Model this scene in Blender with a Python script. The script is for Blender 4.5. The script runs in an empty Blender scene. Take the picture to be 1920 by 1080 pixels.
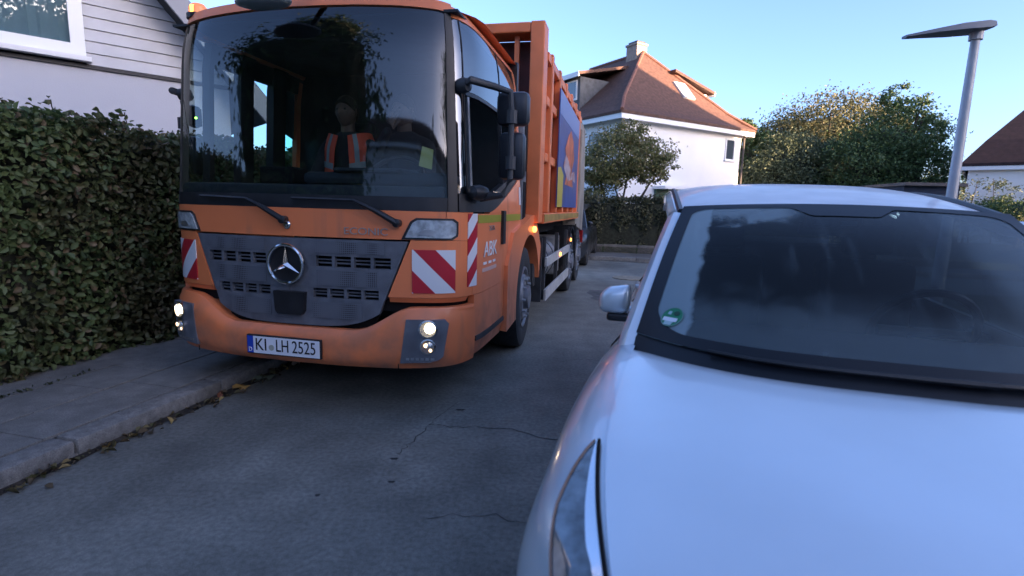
import bpy, bmesh, math, random
import numpy as np
from mathutils import Vector, Matrix
R = math.radians
random.seed(7); rng = np.random.default_rng(11)
scene = bpy.context.scene
col = scene.collection

# ------------------------------------------------------------------ camera, sky, sun, exposure
CAM_H = 1.385
cam = bpy.data.cameras.new('camera'); cam.sensor_width = 36.0
cam.lens = 36.0 * 977 / 1920; cam.clip_start = .05; cam.clip_end = 3000
co = bpy.data.objects.new('camera', cam); col.objects.link(co); scene.camera = co
pit, rol = .1542, .0271
Rv = Vector((1, 0, 0)); Fv = Vector((0, math.cos(pit), -math.sin(pit))); Uv = Vector((0, math.sin(pit), math.cos(pit)))
R2 = Rv * math.cos(rol) + Uv * math.sin(rol); U2 = -Rv * math.sin(rol) + Uv * math.cos(rol)
M = Matrix((R2, U2, -Fv)).transposed().to_4x4(); M.translation = Vector((0, 0, CAM_H)); co.matrix_world = M
cam.dof.use_dof = True; cam.dof.focus_distance = 4.6; cam.dof.aperture_fstop = 2.6

SUN_AZ = Vector((.75, -.66)).normalized(); SUN_EL = R(7.0)
world = bpy.data.worlds.new('World'); scene.world = world; world.use_nodes = True
wt = world.node_tree; wt.nodes.clear()
wo = wt.nodes.new('ShaderNodeOutputWorld'); bg = wt.nodes.new('ShaderNodeBackground'); sk = wt.nodes.new('ShaderNodeTexSky')
sk.sky_type = 'NISHITA'; sk.sun_disc = False; sk.sun_elevation = SUN_EL
sk.sun_rotation = math.atan2(SUN_AZ.x, SUN_AZ.y); sk.air_density = .6; sk.dust_density = 2.5; sk.ozone_density = 2.2
wb = wt.nodes.new('ShaderNodeMix'); wb.data_type = 'RGBA'; wb.blend_type = 'MULTIPLY'; wb.inputs[0].default_value = 1.0
wb.inputs[7].default_value = (1.08, .99, 1.08, 1)          # the camera's cool white balance
wt.links.new(sk.outputs[0], wb.inputs[6]); wt.links.new(wb.outputs[2], bg.inputs[0])
bg.inputs[1].default_value = .15; wt.links.new(bg.outputs[0], wo.inputs[0])

sl = bpy.data.lights.new('sun', 'SUN'); sl.energy = 5.0; sl.angle = R(.5); sl.color = (1, .64, .40)
so = bpy.data.objects.new('sun', sl); col.objects.link(so)
sd = Vector((SUN_AZ.x * math.cos(SUN_EL), SUN_AZ.y * math.cos(SUN_EL), math.sin(SUN_EL)))
so.rotation_euler = sd.to_track_quat('Z', 'Y').to_euler()
scene.view_settings.view_transform = 'Standard'; scene.view_settings.look = 'None'
scene.view_settings.exposure = 2.42; scene.view_settings.gamma = 1; scene.view_settings.use_curve_mapping = False
scene.render.engine = 'CYCLES'
scene.cycles.max_bounces = 8; scene.cycles.transparent_max_bounces = 24

# ------------------------------------------------------------------ materials
MATS = {}
def mat(name, c, rough=.6, metal=0., var=0., vscale=5., bump=0., bscale=40., coat=0., spec=.5, c2=None, emit=None, estr=0., detail=4.):
    if name in MATS: return MATS[name]
    m = bpy.data.materials.new(name); m.use_nodes = True; nt = m.node_tree; b = nt.nodes['Principled BSDF']
    b.inputs['Base Color'].default_value = (*c, 1); b.inputs['Roughness'].default_value = rough; b.inputs['Metallic'].default_value = metal
    b.inputs['Specular IOR Level'].default_value = spec; b.inputs['Coat Weight'].default_value = coat; b.inputs['Coat Roughness'].default_value = .06
    if emit: b.inputs['Emission Color'].default_value = (*emit, 1); b.inputs['Emission Strength'].default_value = estr
    tc = nt.nodes.new('ShaderNodeTexCoord')
    if var > 0 or c2:
        n = nt.nodes.new('ShaderNodeTexNoise'); n.inputs['Scale'].default_value = vscale; n.inputs['Detail'].default_value = detail
        nt.links.new(tc.outputs['Object'], n.inputs['Vector'])
        rp = nt.nodes.new('ShaderNodeValToRGB'); rp.color_ramp.elements[0].position = .32; rp.color_ramp.elements[1].position = .68
        a = c if c2 is None else c2
        rp.color_ramp.elements[0].color = (*[max(0, v * (1 - var)) for v in c], 1)
        rp.color_ramp.elements[1].color = (*[min(1, v * (1 + var)) for v in a], 1)
        nt.links.new(n.outputs['Fac'], rp.inputs['Fac']); nt.links.new(rp.outputs[0], b.inputs['Base Color'])
    if bump > 0:
        n2 = nt.nodes.new('ShaderNodeTexNoise'); n2.inputs['Scale'].default_value = bscale; n2.inputs['Detail'].default_value = 5
        nt.links.new(tc.outputs['Object'], n2.inputs['Vector'])
        bp = nt.nodes.new('ShaderNodeBump'); bp.inputs['Strength'].default_value = bump; bp.inputs['Distance'].default_value = .02
        nt.links.new(n2.outputs['Fac'], bp.inputs['Height']); nt.links.new(bp.outputs[0], b.inputs['Normal'])
    MATS[name] = m; return m

def schlick(nt, f0):
    """reflectance of a thin pane, the same from both of its sides"""
    geo = nt.nodes.new('ShaderNodeNewGeometry'); dp = nt.nodes.new('ShaderNodeVectorMath'); dp.operation = 'DOT_PRODUCT'
    nt.links.new(geo.outputs['Normal'], dp.inputs[0]); nt.links.new(geo.outputs['Incoming'], dp.inputs[1])
    def mth(op, x, y=None):
        n = nt.nodes.new('ShaderNodeMath'); n.operation = op
        for i, v in enumerate((x, y)):
            if v is None: continue
            if isinstance(v, (int, float)): n.inputs[i].default_value = v
            else: nt.links.new(v, n.inputs[i])
        return n.outputs[0]
    c = mth('SUBTRACT', 1.0, mth('ABSOLUTE', dp.outputs['Value'])); return mth('ADD', f0, mth('MULTIPLY', mth('POWER', c, 5.0), 1 - f0))
def glass(name, tint, f0=.08, rough=0.0):
    m = bpy.data.materials.new(name); m.use_nodes = True; nt = m.node_tree; nt.nodes.clear()
    out = nt.nodes.new('ShaderNodeOutputMaterial'); tr = nt.nodes.new('ShaderNodeBsdfTransparent'); gl = nt.nodes.new('ShaderNodeBsdfGlossy'); mx = nt.nodes.new('ShaderNodeMixShader')
    tr.inputs[0].default_value = (*tint, 1); gl.inputs['Roughness'].default_value = rough
    nt.links.new(schlick(nt, f0), mx.inputs[0]); nt.links.new(tr.outputs[0], mx.inputs[1]); nt.links.new(gl.outputs[0], mx.inputs[2])
    nt.links.new(mx.outputs[0], out.inputs[0]); MATS[name] = m; return m

def leafmat(name, stops, rough=.45, trans=.25):
    m = bpy.data.materials.new(name); m.use_nodes = True; nt = m.node_tree; b = nt.nodes['Principled BSDF']
    g = nt.nodes.new('ShaderNodeNewGeometry'); rp = nt.nodes.new('ShaderNodeValToRGB'); rp.color_ramp.interpolation = 'LINEAR'
    els = rp.color_ramp.elements
    while len(els) < len(stops): els.new(.5)
    for e, (p, c) in zip(els, stops): e.position = p; e.color = (*c, 1)
    nt.links.new(g.outputs['Random Per Island'], rp.inputs[0]); nt.links.new(rp.outputs[0], b.inputs['Base Color'])
    b.inputs['Roughness'].default_value = rough
    td = nt.nodes.new('ShaderNodeBsdfTranslucent'); mx = nt.nodes.new('ShaderNodeMixShader'); mx.inputs[0].default_value = trans
    nt.links.new(rp.outputs[0], td.inputs[0]); nt.links.new(b.outputs[0], mx.inputs[1]); nt.links.new(td.outputs[0], mx.inputs[2])
    nt.links.new(mx.outputs[0], nt.nodes['Material Output'].inputs[0]); MATS[name] = m; return m

def stripemat(name, a, bco, c0, k=1.0):
    m = mat(name, (.5, .5, .5), .35); nt = m.node_tree; b = nt.nodes['Principled BSDF']
    uv = nt.nodes.new('ShaderNodeUVMap'); sp = nt.nodes.new('ShaderNodeSeparateXYZ'); nt.links.new(uv.outputs[0], sp.inputs[0])
    def mth(op, x, y):
        n = nt.nodes.new('ShaderNodeMath'); n.operation = op
        for i, v in enumerate((x, y)):
            if v is None: continue
            if isinstance(v, (int, float)): n.inputs[i].default_value = v
            else: nt.links.new(v, n.inputs[i])
        return n.outputs[0]
    s = mth('ADD', mth('MULTIPLY', sp.outputs[0], a), mth('MULTIPLY', sp.outputs[1], bco)); s = mth('FRACT', mth('ADD', s, c0), None)
    f = mth('LESS_THAN', s, .5)
    mx = nt.nodes.new('ShaderNodeMix'); mx.data_type = 'RGBA'; nt.links.new(f, mx.inputs[0])
    mx.inputs[6].default_value = (.62, .66, .70, 1); mx.inputs[7].default_value = (.42, .015, .03, 1)
    nt.links.new(mx.outputs[2], b.inputs['Base Color']); return m

M_or = mat('truck_orange_paint', (.78, .212, .074), .42, coat=.25)
def grime(m, base, z0, z1, amt):
    nt = m.node_tree; b = nt.nodes['Principled BSDF']; tc = nt.nodes.new('ShaderNodeTexCoord'); sp = nt.nodes.new('ShaderNodeSeparateXYZ'); nt.links.new(tc.outputs['Object'], sp.inputs[0])
    def noise(sc_, st_):
        mp = nt.nodes.new('ShaderNodeMapping'); mp.inputs['Scale'].default_value = st_; nt.links.new(tc.outputs['Object'], mp.inputs[0]); n = nt.nodes.new('ShaderNodeTexNoise'); n.inputs['Scale'].default_value = sc_; n.inputs['Detail'].default_value = 7; nt.links.new(mp.outputs[0], n.inputs['Vector']); return n.outputs['Fac']
    def rng_(v, a, b_, c, d):
        r = nt.nodes.new('ShaderNodeMapRange'); r.inputs['From Min'].default_value = a; r.inputs['From Max'].default_value = b_; r.inputs['To Min'].default_value = c; r.inputs['To Max'].default_value = d; nt.links.new(v, r.inputs['Value']); return r.outputs[0]
    def mul(x, y, op='MULTIPLY'):
        q = nt.nodes.new('ShaderNodeMath'); q.operation = op; q.use_clamp = True; nt.links.new(x, q.inputs[0]); nt.links.new(y, q.inputs[1]); return q.outputs[0]
    splash = mul(rng_(sp.outputs[2], z1, z0, 0, 1), rng_(noise(5, (1, 1, 1)), .40, .66, 0, 1)); streak = mul(rng_(noise(9, (1, 1, .06)), .50, .72, 0, .55), rng_(noise(2, (1, 1, 1)), .4, .6, 0, 1))
    film = rng_(noise(1.3, (1, 1, .6)), .35, .70, .04, .22)
    f = mul(mul(splash, streak, 'MAXIMUM'), film, 'MAXIMUM'); f = rng_(f, 0, 1, 0, amt)
    mx = nt.nodes.new('ShaderNodeMix'); mx.data_type = 'RGBA'; mx.inputs[6].default_value = (*base, 1); mx.inputs[7].default_value = (.17, .125, .095, 1); nt.links.new(f, mx.inputs[0]); nt.links.new(mx.outputs[2], b.inputs['Base Color'])
    rr = rng_(f, 0, .6, .40, .75); nt.links.new(rr, b.inputs['Roughness'])
grime(M_or, (.78, .212, .074), .25, .95, .8)
M_or2 = mat('body_orange_paint', (.68, .185, .062), .5, var=.18, vscale=2.2, coat=.1)
M_gr = mat('grey_grille_plastic', (.105, .118, .142), .55, var=.25, vscale=9, bump=.25, bscale=180)
M_bk = mat('black_plastic', (.012, .013, .016), .45, var=.3, vscale=12)
M_blk = mat('matt_black', (.006, .006, .007), .85, spec=.2)
M_rub = mat('tyre_rubber', (.018, .019, .021), .8, var=.35, vscale=14, bump=.2, bscale=60)
M_chr = mat('chrome', (.72, .74, .77), .12, 1.)
M_alu = mat('dull_aluminium', (.36, .38, .40), .42, .85, var=.2, vscale=8)
M_steel = mat('dark_steel', (.05, .053, .058), .55, .4, var=.3, vscale=7)
M_rail = mat('grey_guard_rail', (.36, .37, .37), .5, var=.15, vscale=6)
M_wht = mat('white_plastic', (.74, .75, .76), .45)
M_lens = mat('clear_lamp_lens', (.42, .47, .50), .15, .35, var=.35, vscale=26, coat=.6)
M_hl = mat('lit_headlamp', (1, .95, .8), .3, emit=(1, .76, .46), estr=3.2)
M_dip = mat('glow_lamp', (1, .9, .7), .3, emit=(1, .62, .34), estr=1.0)
M_amb = mat('lit_amber_lamp', (1, .3, .05), .3, emit=(1, .26, .05), estr=1.5)
M_whl = mat('lit_white_lamp', (1, 1, 1), .3, emit=(.9, .95, 1), estr=5)
M_grn = mat('green_indicator', (.2, 1, .1), .3, emit=(.3, 1, .05), estr=3)
M_yel = mat('olive_yellow_stripe', (.32, .30, .03), .4)
M_plate = mat('plate_white', (.72, .76, .82), .4)
M_euro = mat('plate_blue', (.01, .055, .42), .4)
M_ink = mat('black_ink', (.006, .007, .012), .5)
M_txt = mat('white_lettering', (.70, .71, .73), .5)
M_badge = mat('silver_badge', (.46, .40, .37), .3, .6)
M_dash = mat('dark_dashboard', (.020, .027, .036), .75, var=.25, vscale=10)
M_seat = mat('seat_fabric', (.012, .013, .016), .9)
M_tank = mat('tank_metal', (.26, .27, .28), .45, .5, var=.3, vscale=5)
M_wgl = glass('windscreen_glass', (.60, .69, .69), .11, .035)
M_sgl = glass('door_glass', (.30, .40, .42), .26)
M_sgl2 = glass('far_door_glass', (.80, .90, .88), .05)
M_sgl3 = glass('teal_door_glass', (.40, .92, .85), .05)
M_tint = mat('teal_tinted_pane', (.025, .085, .095), .2)
M_wp = mat('white_car_paint', (.68, .76, .82), .34, .45, coat=1.0, var=.05, vscale=2.2, bump=.015, bscale=300)
M_paneg = mat('window_pane', (.05, .065, .08), .06, spec=.8)

# ------------------------------------------------------------------ object helpers
def link(o, parent=None, **kw):
    col.objects.link(o)
    if parent is not None: o.parent = parent
    for k, v in kw.items(): o[k] = v
    return o
def mobj(name, v, f, m, parent=None, smooth=False, uv=None, **kw):
    me = bpy.data.meshes.new(name); me.from_pydata([tuple(p) for p in v], [], [tuple(q) for q in f]); me.update()
    bm = bmesh.new(); bm.from_mesh(me); bmesh.ops.recalc_face_normals(bm, faces=bm.faces); bm.to_mesh(me); bm.free()
    for mm in (m if isinstance(m, (list, tuple)) else [m]): me.materials.append(mm)
    if uv is not None:
        ul = me.uv_layers.new(name='UVMap')
        for lp in me.loops: ul.data[lp.index].uv = uv[lp.vertex_index]
    if smooth: 
        me.polygons.foreach_set('use_smooth', [True] * len(me.polygons))
        try: me.set_sharp_from_angle(angle=R(35))
        except Exception: pass
    return link(bpy.data.objects.new(name, me), parent, **kw)
def thing(name, label, cat, loc=(0, 0, 0), rz=0, group=None):
    o = bpy.data.objects.new(name, None); o.empty_display_size = .2; o.location = loc; o.rotation_euler = (0, 0, rz)
    link(o, None, label=label, category=cat)
    if group: o['group'] = group
    return o
def tag(o, label, cat, group=None):
    o['label'] = label; o['category'] = cat
    if group: o['group'] = group
    return o
class MB:
    def __init__(s): s.v = []; s.f = []
    def add(s, v, f):
        b = len(s.v); s.v += [tuple(p) for p in v]; s.f += [tuple(i + b for i in q) for q in f]; return s
    def box(s, x0, x1, y0, y1, z0, z1, bev=0.):
        if bev <= 0:
            v = [(x, y, z) for x in (x0, x1) for y in (y0, y1) for z in (z0, z1)]
            return s.add(v, [(0, 1, 3, 2), (4, 6, 7, 5), (0, 4, 5, 1), (2, 3, 7, 6), (0, 2, 6, 4), (1, 5, 7, 3)])
        bm = bmesh.new(); bmesh.ops.create_cube(bm, size=1)
        for q in bm.verts: q.co = Vector(((x0 + x1) / 2 + q.co.x * (x1 - x0), (y0 + y1) / 2 + q.co.y * (y1 - y0), (z0 + z1) / 2 + q.co.z * (z1 - z0)))
        bmesh.ops.bevel(bm, geom=bm.edges[:], offset=bev, segments=2, affect='EDGES', profile=.5)
        return s.bm(bm)
    def bm(s, bm):
        bm.verts.index_update(); r = s.add([q.co[:] for q in bm.verts], [[q.index for q in f.verts] for f in bm.faces]); bm.free(); return r
    def tube(s, pts, r, n=8, cap=True):
        pts = [Vector(p) for p in pts]; rings = []; up = Vector((0, 0, 1))
        rr = r if isinstance(r, (list, tuple)) else [r] * len(pts)
        for i, p in enumerate(pts):
            d = (pts[min(i + 1, len(pts) - 1)] - pts[max(i - 1, 0)]).normalized()
            a = d.cross(up if abs(d.z) < .95 else Vector((1, 0, 0))).normalized(); b = d.cross(a)
            rings.append([p + (a * math.cos(t) + b * math.sin(t)) * rr[i] for t in [2 * math.pi * k / n for k in range(n)]])
        v = [q for ring in rings for q in ring]
        f = [(i * n + k, i * n + (k + 1) % n, (i + 1) * n + (k + 1) % n, (i + 1) * n + k) for i in range(len(pts) - 1) for k in range(n)]
        if cap: f += [tuple(range(n))[::-1], tuple((len(pts) - 1) * n + k for k in range(n))]
        return s.add(v, f)
    def lathe(s, prof, origin, axis, n=32, closed=False):
        a = Vector(axis).normalized(); u = a.cross(Vector((0, 0, 1)) if abs(a.z) < .9 else Vector((1, 0, 0))).normalized(); w = a.cross(u); o = Vector(origin)
        v = [o + a * h + (u * math.cos(t) + w * math.sin(t)) * r for (r, h) in prof for t in [2 * math.pi * k / n for k in range(n)]]
        m = len(prof); rng_ = range(m if closed else m - 1)
        f = [(i * n + k, i * n + (k + 1) % n, ((i + 1) % m) * n + (k + 1) % n, ((i + 1) % m) * n + k) for i in rng_ for k in range(n)]
        if not closed:
            if prof[0][0] > 1e-5: f.append(tuple(range(n))[::-1])
            if prof[-1][0] > 1e-5: f.append(tuple((m - 1) * n + k for k in range(n)))
        return s.add(v, f)
    def prism(s, poly, fn, t):
        """poly: list of 2-D points; fn(u,v,d) -> 3-D; extruded from depth 0 to t"""
        n = len(poly); v = [fn(p[0], p[1], 0) for p in poly] + [fn(p[0], p[1], t) for p in poly]
        f = [tuple(range(n)), tuple(range(2 * n - 1, n - 1, -1))] + [(i, (i + 1) % n, n + (i + 1) % n, n + i) for i in range(n)]
        return s.add(v, f)
    def build(s, name, m, parent=None, smooth=False, **kw): return mobj(name, s.v, s.f, m, parent, smooth, **kw)
def grid(pf, nu, nv, thick=None, nf=None):
    """pf(u,v)->point, nf(u,v)->outward normal; returns verts, faces, uvs of a sheet (or a thin solid)"""
    P = [Vector(pf(i / nu, j / nv)) for j in range(nv + 1) for i in range(nu + 1)]
    UV = [(i / nu, j / nv) for j in range(nv + 1) for i in range(nu + 1)]
    id_ = lambda i, j: j * (nu + 1) + i
    F = [(id_(i, j), id_(i + 1, j), id_(i + 1, j + 1), id_(i, j + 1)) for j in range(nv) for i in range(nu)]
    if thick:
        n0 = len(P); B = [P[id_(i, j)] - Vector(nf(i / nu, j / nv)) * thick for j in range(nv + 1) for i in range(nu + 1)]
        P += B; UV += UV[:n0]
        F += [tuple(q + n0 for q in fc[::-1]) for fc in F[:nu * nv]]
        ring = [id_(i, 0) for i in range(nu + 1)] + [id_(nu, j) for j in range(1, nv + 1)] + [id_(i, nv) for i in range(nu - 1, -1, -1)] + [id_(0, j) for j in range(nv - 1, 0, -1)]
        F += [(ring[k], ring[k] + n0, ring[(k + 1) % len(ring)] + n0, ring[(k + 1) % len(ring)]) for k in range(len(ring))]
    return P, F, UV
def catmull(pts, n):
    pts = [np.array(p, float) for p in pts]; out = []
    for i in range(len(pts) - 1):
        p0 = pts[max(i - 1, 0)]; p1 = pts[i]; p2 = pts[i + 1]; p3 = pts[min(i + 2, len(pts) - 1)]
        for k in range(n):
            t = k / n; out.append(.5 * ((2 * p1) + (-p0 + p2) * t + (2 * p0 - 5 * p1 + 4 * p2 - p3) * t * t + (-p0 + 3 * p1 - 3 * p2 + p3) * t ** 3))
    out.append(pts[-1]); return np.array(out)
def text_mesh(name, body, size, m, parent, mw, sx=1., extr=.002, **kw):
    c = bpy.data.curves.new(name, 'FONT'); c.body = body; c.size = size; c.extrude = extr; c.align_x = 'CENTER'; c.align_y = 'CENTER'
    t = bpy.data.objects.new(name + '_tmp', c); col.objects.link(t)
    dg = bpy.context.evaluated_depsgraph_get(); me = bpy.data.meshes.new_from_object(t.evaluated_get(dg))
    bpy.data.objects.remove(t); me.transform(Matrix.Diagonal((sx, 1, 1, 1))); me.transform(mw); me.materials.clear(); me.materials.append(m); me.name = name
    return link(bpy.data.objects.new(name, me), parent, **kw)
def frame_m(o, ex, ey):
    ex = Vector(ex).normalized(); ey = Vector(ey); ez = ex.cross(ey).normalized(); ey = ez.cross(ex)
    m = Matrix((ex, ey, ez)).transposed().to_4x4(); m.translation = Vector(o); return m

def leaves(centers, sizes, normals=None, spread=1.0, aspect=.62, fold=.18, droop=0.):
    n = len(centers); c = np.asarray(centers, float); s = np.asarray(sizes, float)[:, None]
    d = rng.normal(size=(n, 3)); d[:, 2] -= droop; d /= np.linalg.norm(d, axis=1)[:, None]
    nn = rng.normal(size=(n, 3)) * spread
    if normals is not None: nn = nn + np.asarray(normals, float)
    else: nn[:, 2] += .5
    nn /= np.linalg.norm(nn, axis=1)[:, None]
    d = d - nn * (d * nn).sum(1)[:, None]; d /= np.linalg.norm(d, axis=1)[:, None] + 1e-9
    w = np.cross(nn, d)
    base = c - d * s * .5; tip = c + d * s * .5 - nn * s * .14; k = s * aspect * .5
    l1 = c - d * s * .16 + w * k * .92 + nn * s * fold; l2 = c + d * s * .20 + w * k * .74 + nn * s * fold * .6
    r1 = c - d * s * .16 - w * k * .92 + nn * s * fold; r2 = c + d * s * .20 - w * k * .74 + nn * s * fold * .6
    return np.stack([base, r1, r2, tip, l2, l1], 1).reshape(-1, 3)
LF = [(0, 1, 2, 3), (0, 3, 4, 5)]
def leaf_obj(name, V, m, parent=None, **kw):
    n = len(V) // 6; me = bpy.data.meshes.new(name)
    idx = np.arange(n)[:, None] * 6; F = np.concatenate([idx + np.array([LF[0]]), idx + np.array([LF[1]])], 1).reshape(-1)
    me.vertices.add(6 * n); me.vertices.foreach_set('co', V.astype(np.float32).reshape(-1))
    me.loops.add(8 * n); me.loops.foreach_set('vertex_index', F.astype(np.int32))
    me.polygons.add(2 * n); me.polygons.foreach_set('loop_start', np.arange(0, 8 * n, 4, dtype=np.int32)); me.polygons.foreach_set('loop_total', np.full(2 * n, 4, np.int32))
    me.update(calc_edges=True); me.materials.append(m)
    return link(bpy.data.objects.new(name, me), parent, **kw)

PHI = .233; CS, SN = math.cos(PHI), math.sin(PHI)
def st(r, s, z=0.): return Vector((r * CS + s * SN, -r * SN + s * CS, z))      # street frame -> world
def stbox(mb, r0, r1, s0, s1, z0, z1, bev=0.):
    t = MB(); t.box(r0, r1, s0, s1, z0, z1, bev); mb.add([st(*p) for p in t.v], t.f); return mb

# ================================================================== SETTING
M_asph = mat('asphalt', (.1, .1, .1), .8)
def layered(m, layers, base, bump_s=200, bump=.4, rough=None):
    """base colour multiplied by several noises of different scale: (scale, low, high, stretch)"""
    nt = m.node_tree; b = nt.nodes['Principled BSDF']; tc = nt.nodes.new('ShaderNodeTexCoord'); last = None
    for (sc_, lo, hi, st_) in layers:
        mp = nt.nodes.new('ShaderNodeMapping'); mp.inputs['Scale'].default_value = st_; nt.links.new(tc.outputs['Object'], mp.inputs[0])
        n = nt.nodes.new('ShaderNodeTexNoise'); n.inputs['Scale'].default_value = sc_; n.inputs['Detail'].default_value = 6; nt.links.new(mp.outputs[0], n.inputs['Vector'])
        r = nt.nodes.new('ShaderNodeMapRange'); r.inputs['From Min'].default_value = .33; r.inputs['From Max'].default_value = .67; r.inputs['To Min'].default_value = lo; r.inputs['To Max'].default_value = hi
        nt.links.new(n.outputs['Fac'], r.inputs['Value'])
        if last is None: last = r.outputs[0]
        else:
            q = nt.nodes.new('ShaderNodeMath'); q.operation = 'MULTIPLY'; nt.links.new(last, q.inputs[0]); nt.links.new(r.outputs[0], q.inputs[1]); last = q.outputs[0]
    mx = nt.nodes.new('ShaderNodeMix'); mx.data_type = 'RGBA'; mx.blend_type = 'MULTIPLY'; mx.inputs[0].default_value = 1; mx.inputs[6].default_value = (*base, 1); nt.links.new(last, mx.inputs[7]); nt.links.new(mx.outputs[2], b.inputs['Base Color'])
    n2 = nt.nodes.new('ShaderNodeTexNoise'); n2.inputs['Scale'].default_value = bump_s; n2.inputs['Detail'].default_value = 3; nt.links.new(tc.outputs['Object'], n2.inputs['Vector'])
    bp = nt.nodes.new('ShaderNodeBump'); bp.inputs['Strength'].default_value = bump; bp.inputs['Distance'].default_value = .012; nt.links.new(n2.outputs['Fac'], bp.inputs['Height']); nt.links.new(bp.outputs[0], b.inputs['Normal'])
layered(M_asph, [(.5, .74, 1.2, (1, 1, 1)), (1.6, .86, 1.13, (1, .12, 1)), (3.2, .82, 1.16, (1, 1, 1)), (40, .80, 1.22, (1, 1, 1)), (230, .76, 1.26, (1, 1, 1))], (.172, .174, .156), 160, .38)
M_kerb = mat('kerb_concrete', (.1, .1, .1), .8); layered(M_kerb, [(2, .7, 1.2, (1, 1, 1)), (22, .75, 1.2, (1, 1, 1)), (160, .75, 1.25, (1, 1, 1))], (.20, .195, .185), 90, .4)
M_slab = mat('paving_concrete', (.1, .1, .1), .85); layered(M_slab, [(1.1, .72, 1.2, (1, 1, 1)), (9, .82, 1.15, (1, 1, 1)), (140, .75, 1.25, (1, 1, 1))], (.175, .172, .162), 120, .4)
M_joint = mat('joint_soil', (.035, .033, .027), .95, var=.4, vscale=20)
M_lawn = mat('lawn_green', (.035, .050, .020), .95, var=.5, vscale=3, bump=.6, bscale=70)
M_soil = mat('dark_soil', (.030, .024, .018), .95, var=.5, vscale=9, bump=.6, bscale=40)
def sheet(name, pts, z, m, **kw): return mobj(name, [(p[0], p[1], z) for p in pts], [tuple(range(len(pts)))], m, None, kind='structure', **kw)
sheet('ground', [(-700, -700), (700, -700), (700, 700), (-700, 700)], -.03, M_lawn)
road = MB(); stq = lambda r0, r1, s0, s1, z: ([st(r0, s0, z), st(r1, s0, z), st(r1, s1, z), st(r0, s1, z)], [(0, 1, 2, 3)])
# street and the cross street at its end, one asphalt sheet with a fine grid so the surface can undulate
road.add(*stq(-2.83, 2.05, -17, 10.6, 0)); road.add(*stq(-40, 40, 10.6, 14.4, 0))
road_o = road.build('road', M_asph, None, kind='structure')
# cracks and patches in the asphalt
M_crack = mat('crack_filler', (.045, .045, .045), .9)
def crack(pts, w):
    mb = MB(); P = [Vector((x, y, .0)) for x, y in pts]; Q = []
    for i in range(len(P) - 1):
        for k in range(6):
            t = k / 6; q = P[i].lerp(P[i + 1], t); Q.append(q + Vector((random.uniform(-.02, .02), random.uniform(-.02, .02), 0)))
    Q.append(P[-1]); V = []; F = []
    for i, q in enumerate(Q):
        d = (Q[min(i + 1, len(Q) - 1)] - Q[max(i - 1, 0)]).normalized(); nrm = Vector((-d.y, d.x, 0)); ww = w * random.uniform(.4, 1.3)
        V += [q + nrm * ww, q - nrm * ww]
        for vv in V[-2:]: vv.z = .003
    F = [(2 * i, 2 * i + 1, 2 * i + 3, 2 * i + 2) for i in range(len(Q) - 1)]
    return mobj('crack', V, F, M_crack, road_o)
crack([(-.50, 3.16), (-.32, 3.12), (-.02, 3.13), (.26, 2.98), (.52, 2.92)], .0035)
crack([(-.62, 2.72), (-.58, 2.86), (-.50, 3.16), (-.36, 3.55)], .0025)
crack([(-.35, 2.15), (-.1, 2.18), (.15, 2.12)], .002)
crack([(.45, 4.6), (.7, 4.72), (1.05, 4.6)], .003)
crack([(1.2, 6.2), (1.6, 6.35), (2.1, 6.2)], .006)
M_patch = mat('worn_patch', (.100, .102, .105), .9, var=.3, vscale=6, bump=.3, bscale=200)
def blob(name, x, y, a, b, m, z=.003, n=22):
    V = [(x + a * math.cos(t) * (1 + .18 * math.sin(3 * t + x) + .1 * math.sin(7 * t)), y + b * math.sin(t) * (1 + .15 * math.cos(4 * t + y)), z) for t in [2 * math.pi * k / n for k in range(n)]]
    return mobj(name, V, [tuple(range(n))], m, road_o)
for (x, y, a, b) in [(-.62, 2.68, .022, .012), (-.58, 2.44, .018, .01), (-.33, 3.4, .03, .015), (-.9, 2.3, .012, .012)]: blob('oil_spot', x, y, a, b, M_crack)
blob('road_patch', 1.7, 8.4, .5, .6, M_patch)
mh = MB(); p = st(-.13, 10.9, .003); mh.lathe([(.33, 0), (.33, .012), (.28, .016), (.0, .016)], p, (0, 0, 1), 24)
mh.build('manhole_cover', mat('pale_manhole', (.22, .19, .14), .7, var=.3, vscale=14), road_o)

# pavement on the left: bedding strip plus individual slabs; kerb of single stones
bed = MB(); stbox(bed, -4.30, -2.99, -12, 10.6, -.02, .085)
pav = bed.build('pavement', M_joint, None, kind='structure')
far = MB()
rows = [(-4.24, -3.86), (-3.85, -3.43), (-3.42, -3.0)]
slabs_done = 0
for ri, (r0, r1) in enumerate(rows):
    s = -3.0 + ri * .17
    while s < 10.4:
        g = .0022; dz = random.uniform(-.003, .003)
        mb = MB(); L = .42 if ri != 0 else .38
        tgt = mb if (.6 < s < 9.0) else far
        stbox(tgt, r0 + g, r1 - g, s + g, s + L - g, .05, .100 + dz, .003 if tgt is mb else 0)
        if tgt is mb: mb.build('slab', M_slab, pav)
        s += L
far.build('slab', M_slab, pav, kind='stuff')
kb = MB(); stbox(kb, -2.985, -2.84, -12, 10.6, -.03, .02)
kerb = kb.build('kerb', M_kerb, None, kind='structure')
s = -6.0
while s < 10.5:
    mb = MB(); stbox(mb, -2.985, -2.83 + random.uniform(-.004, .004), s + .006, s + .994, .0, .104 + random.uniform(-.004, .004), .016); mb.build('kerb_stone', M_kerb, kerb, smooth=True); s += 1.0
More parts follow.
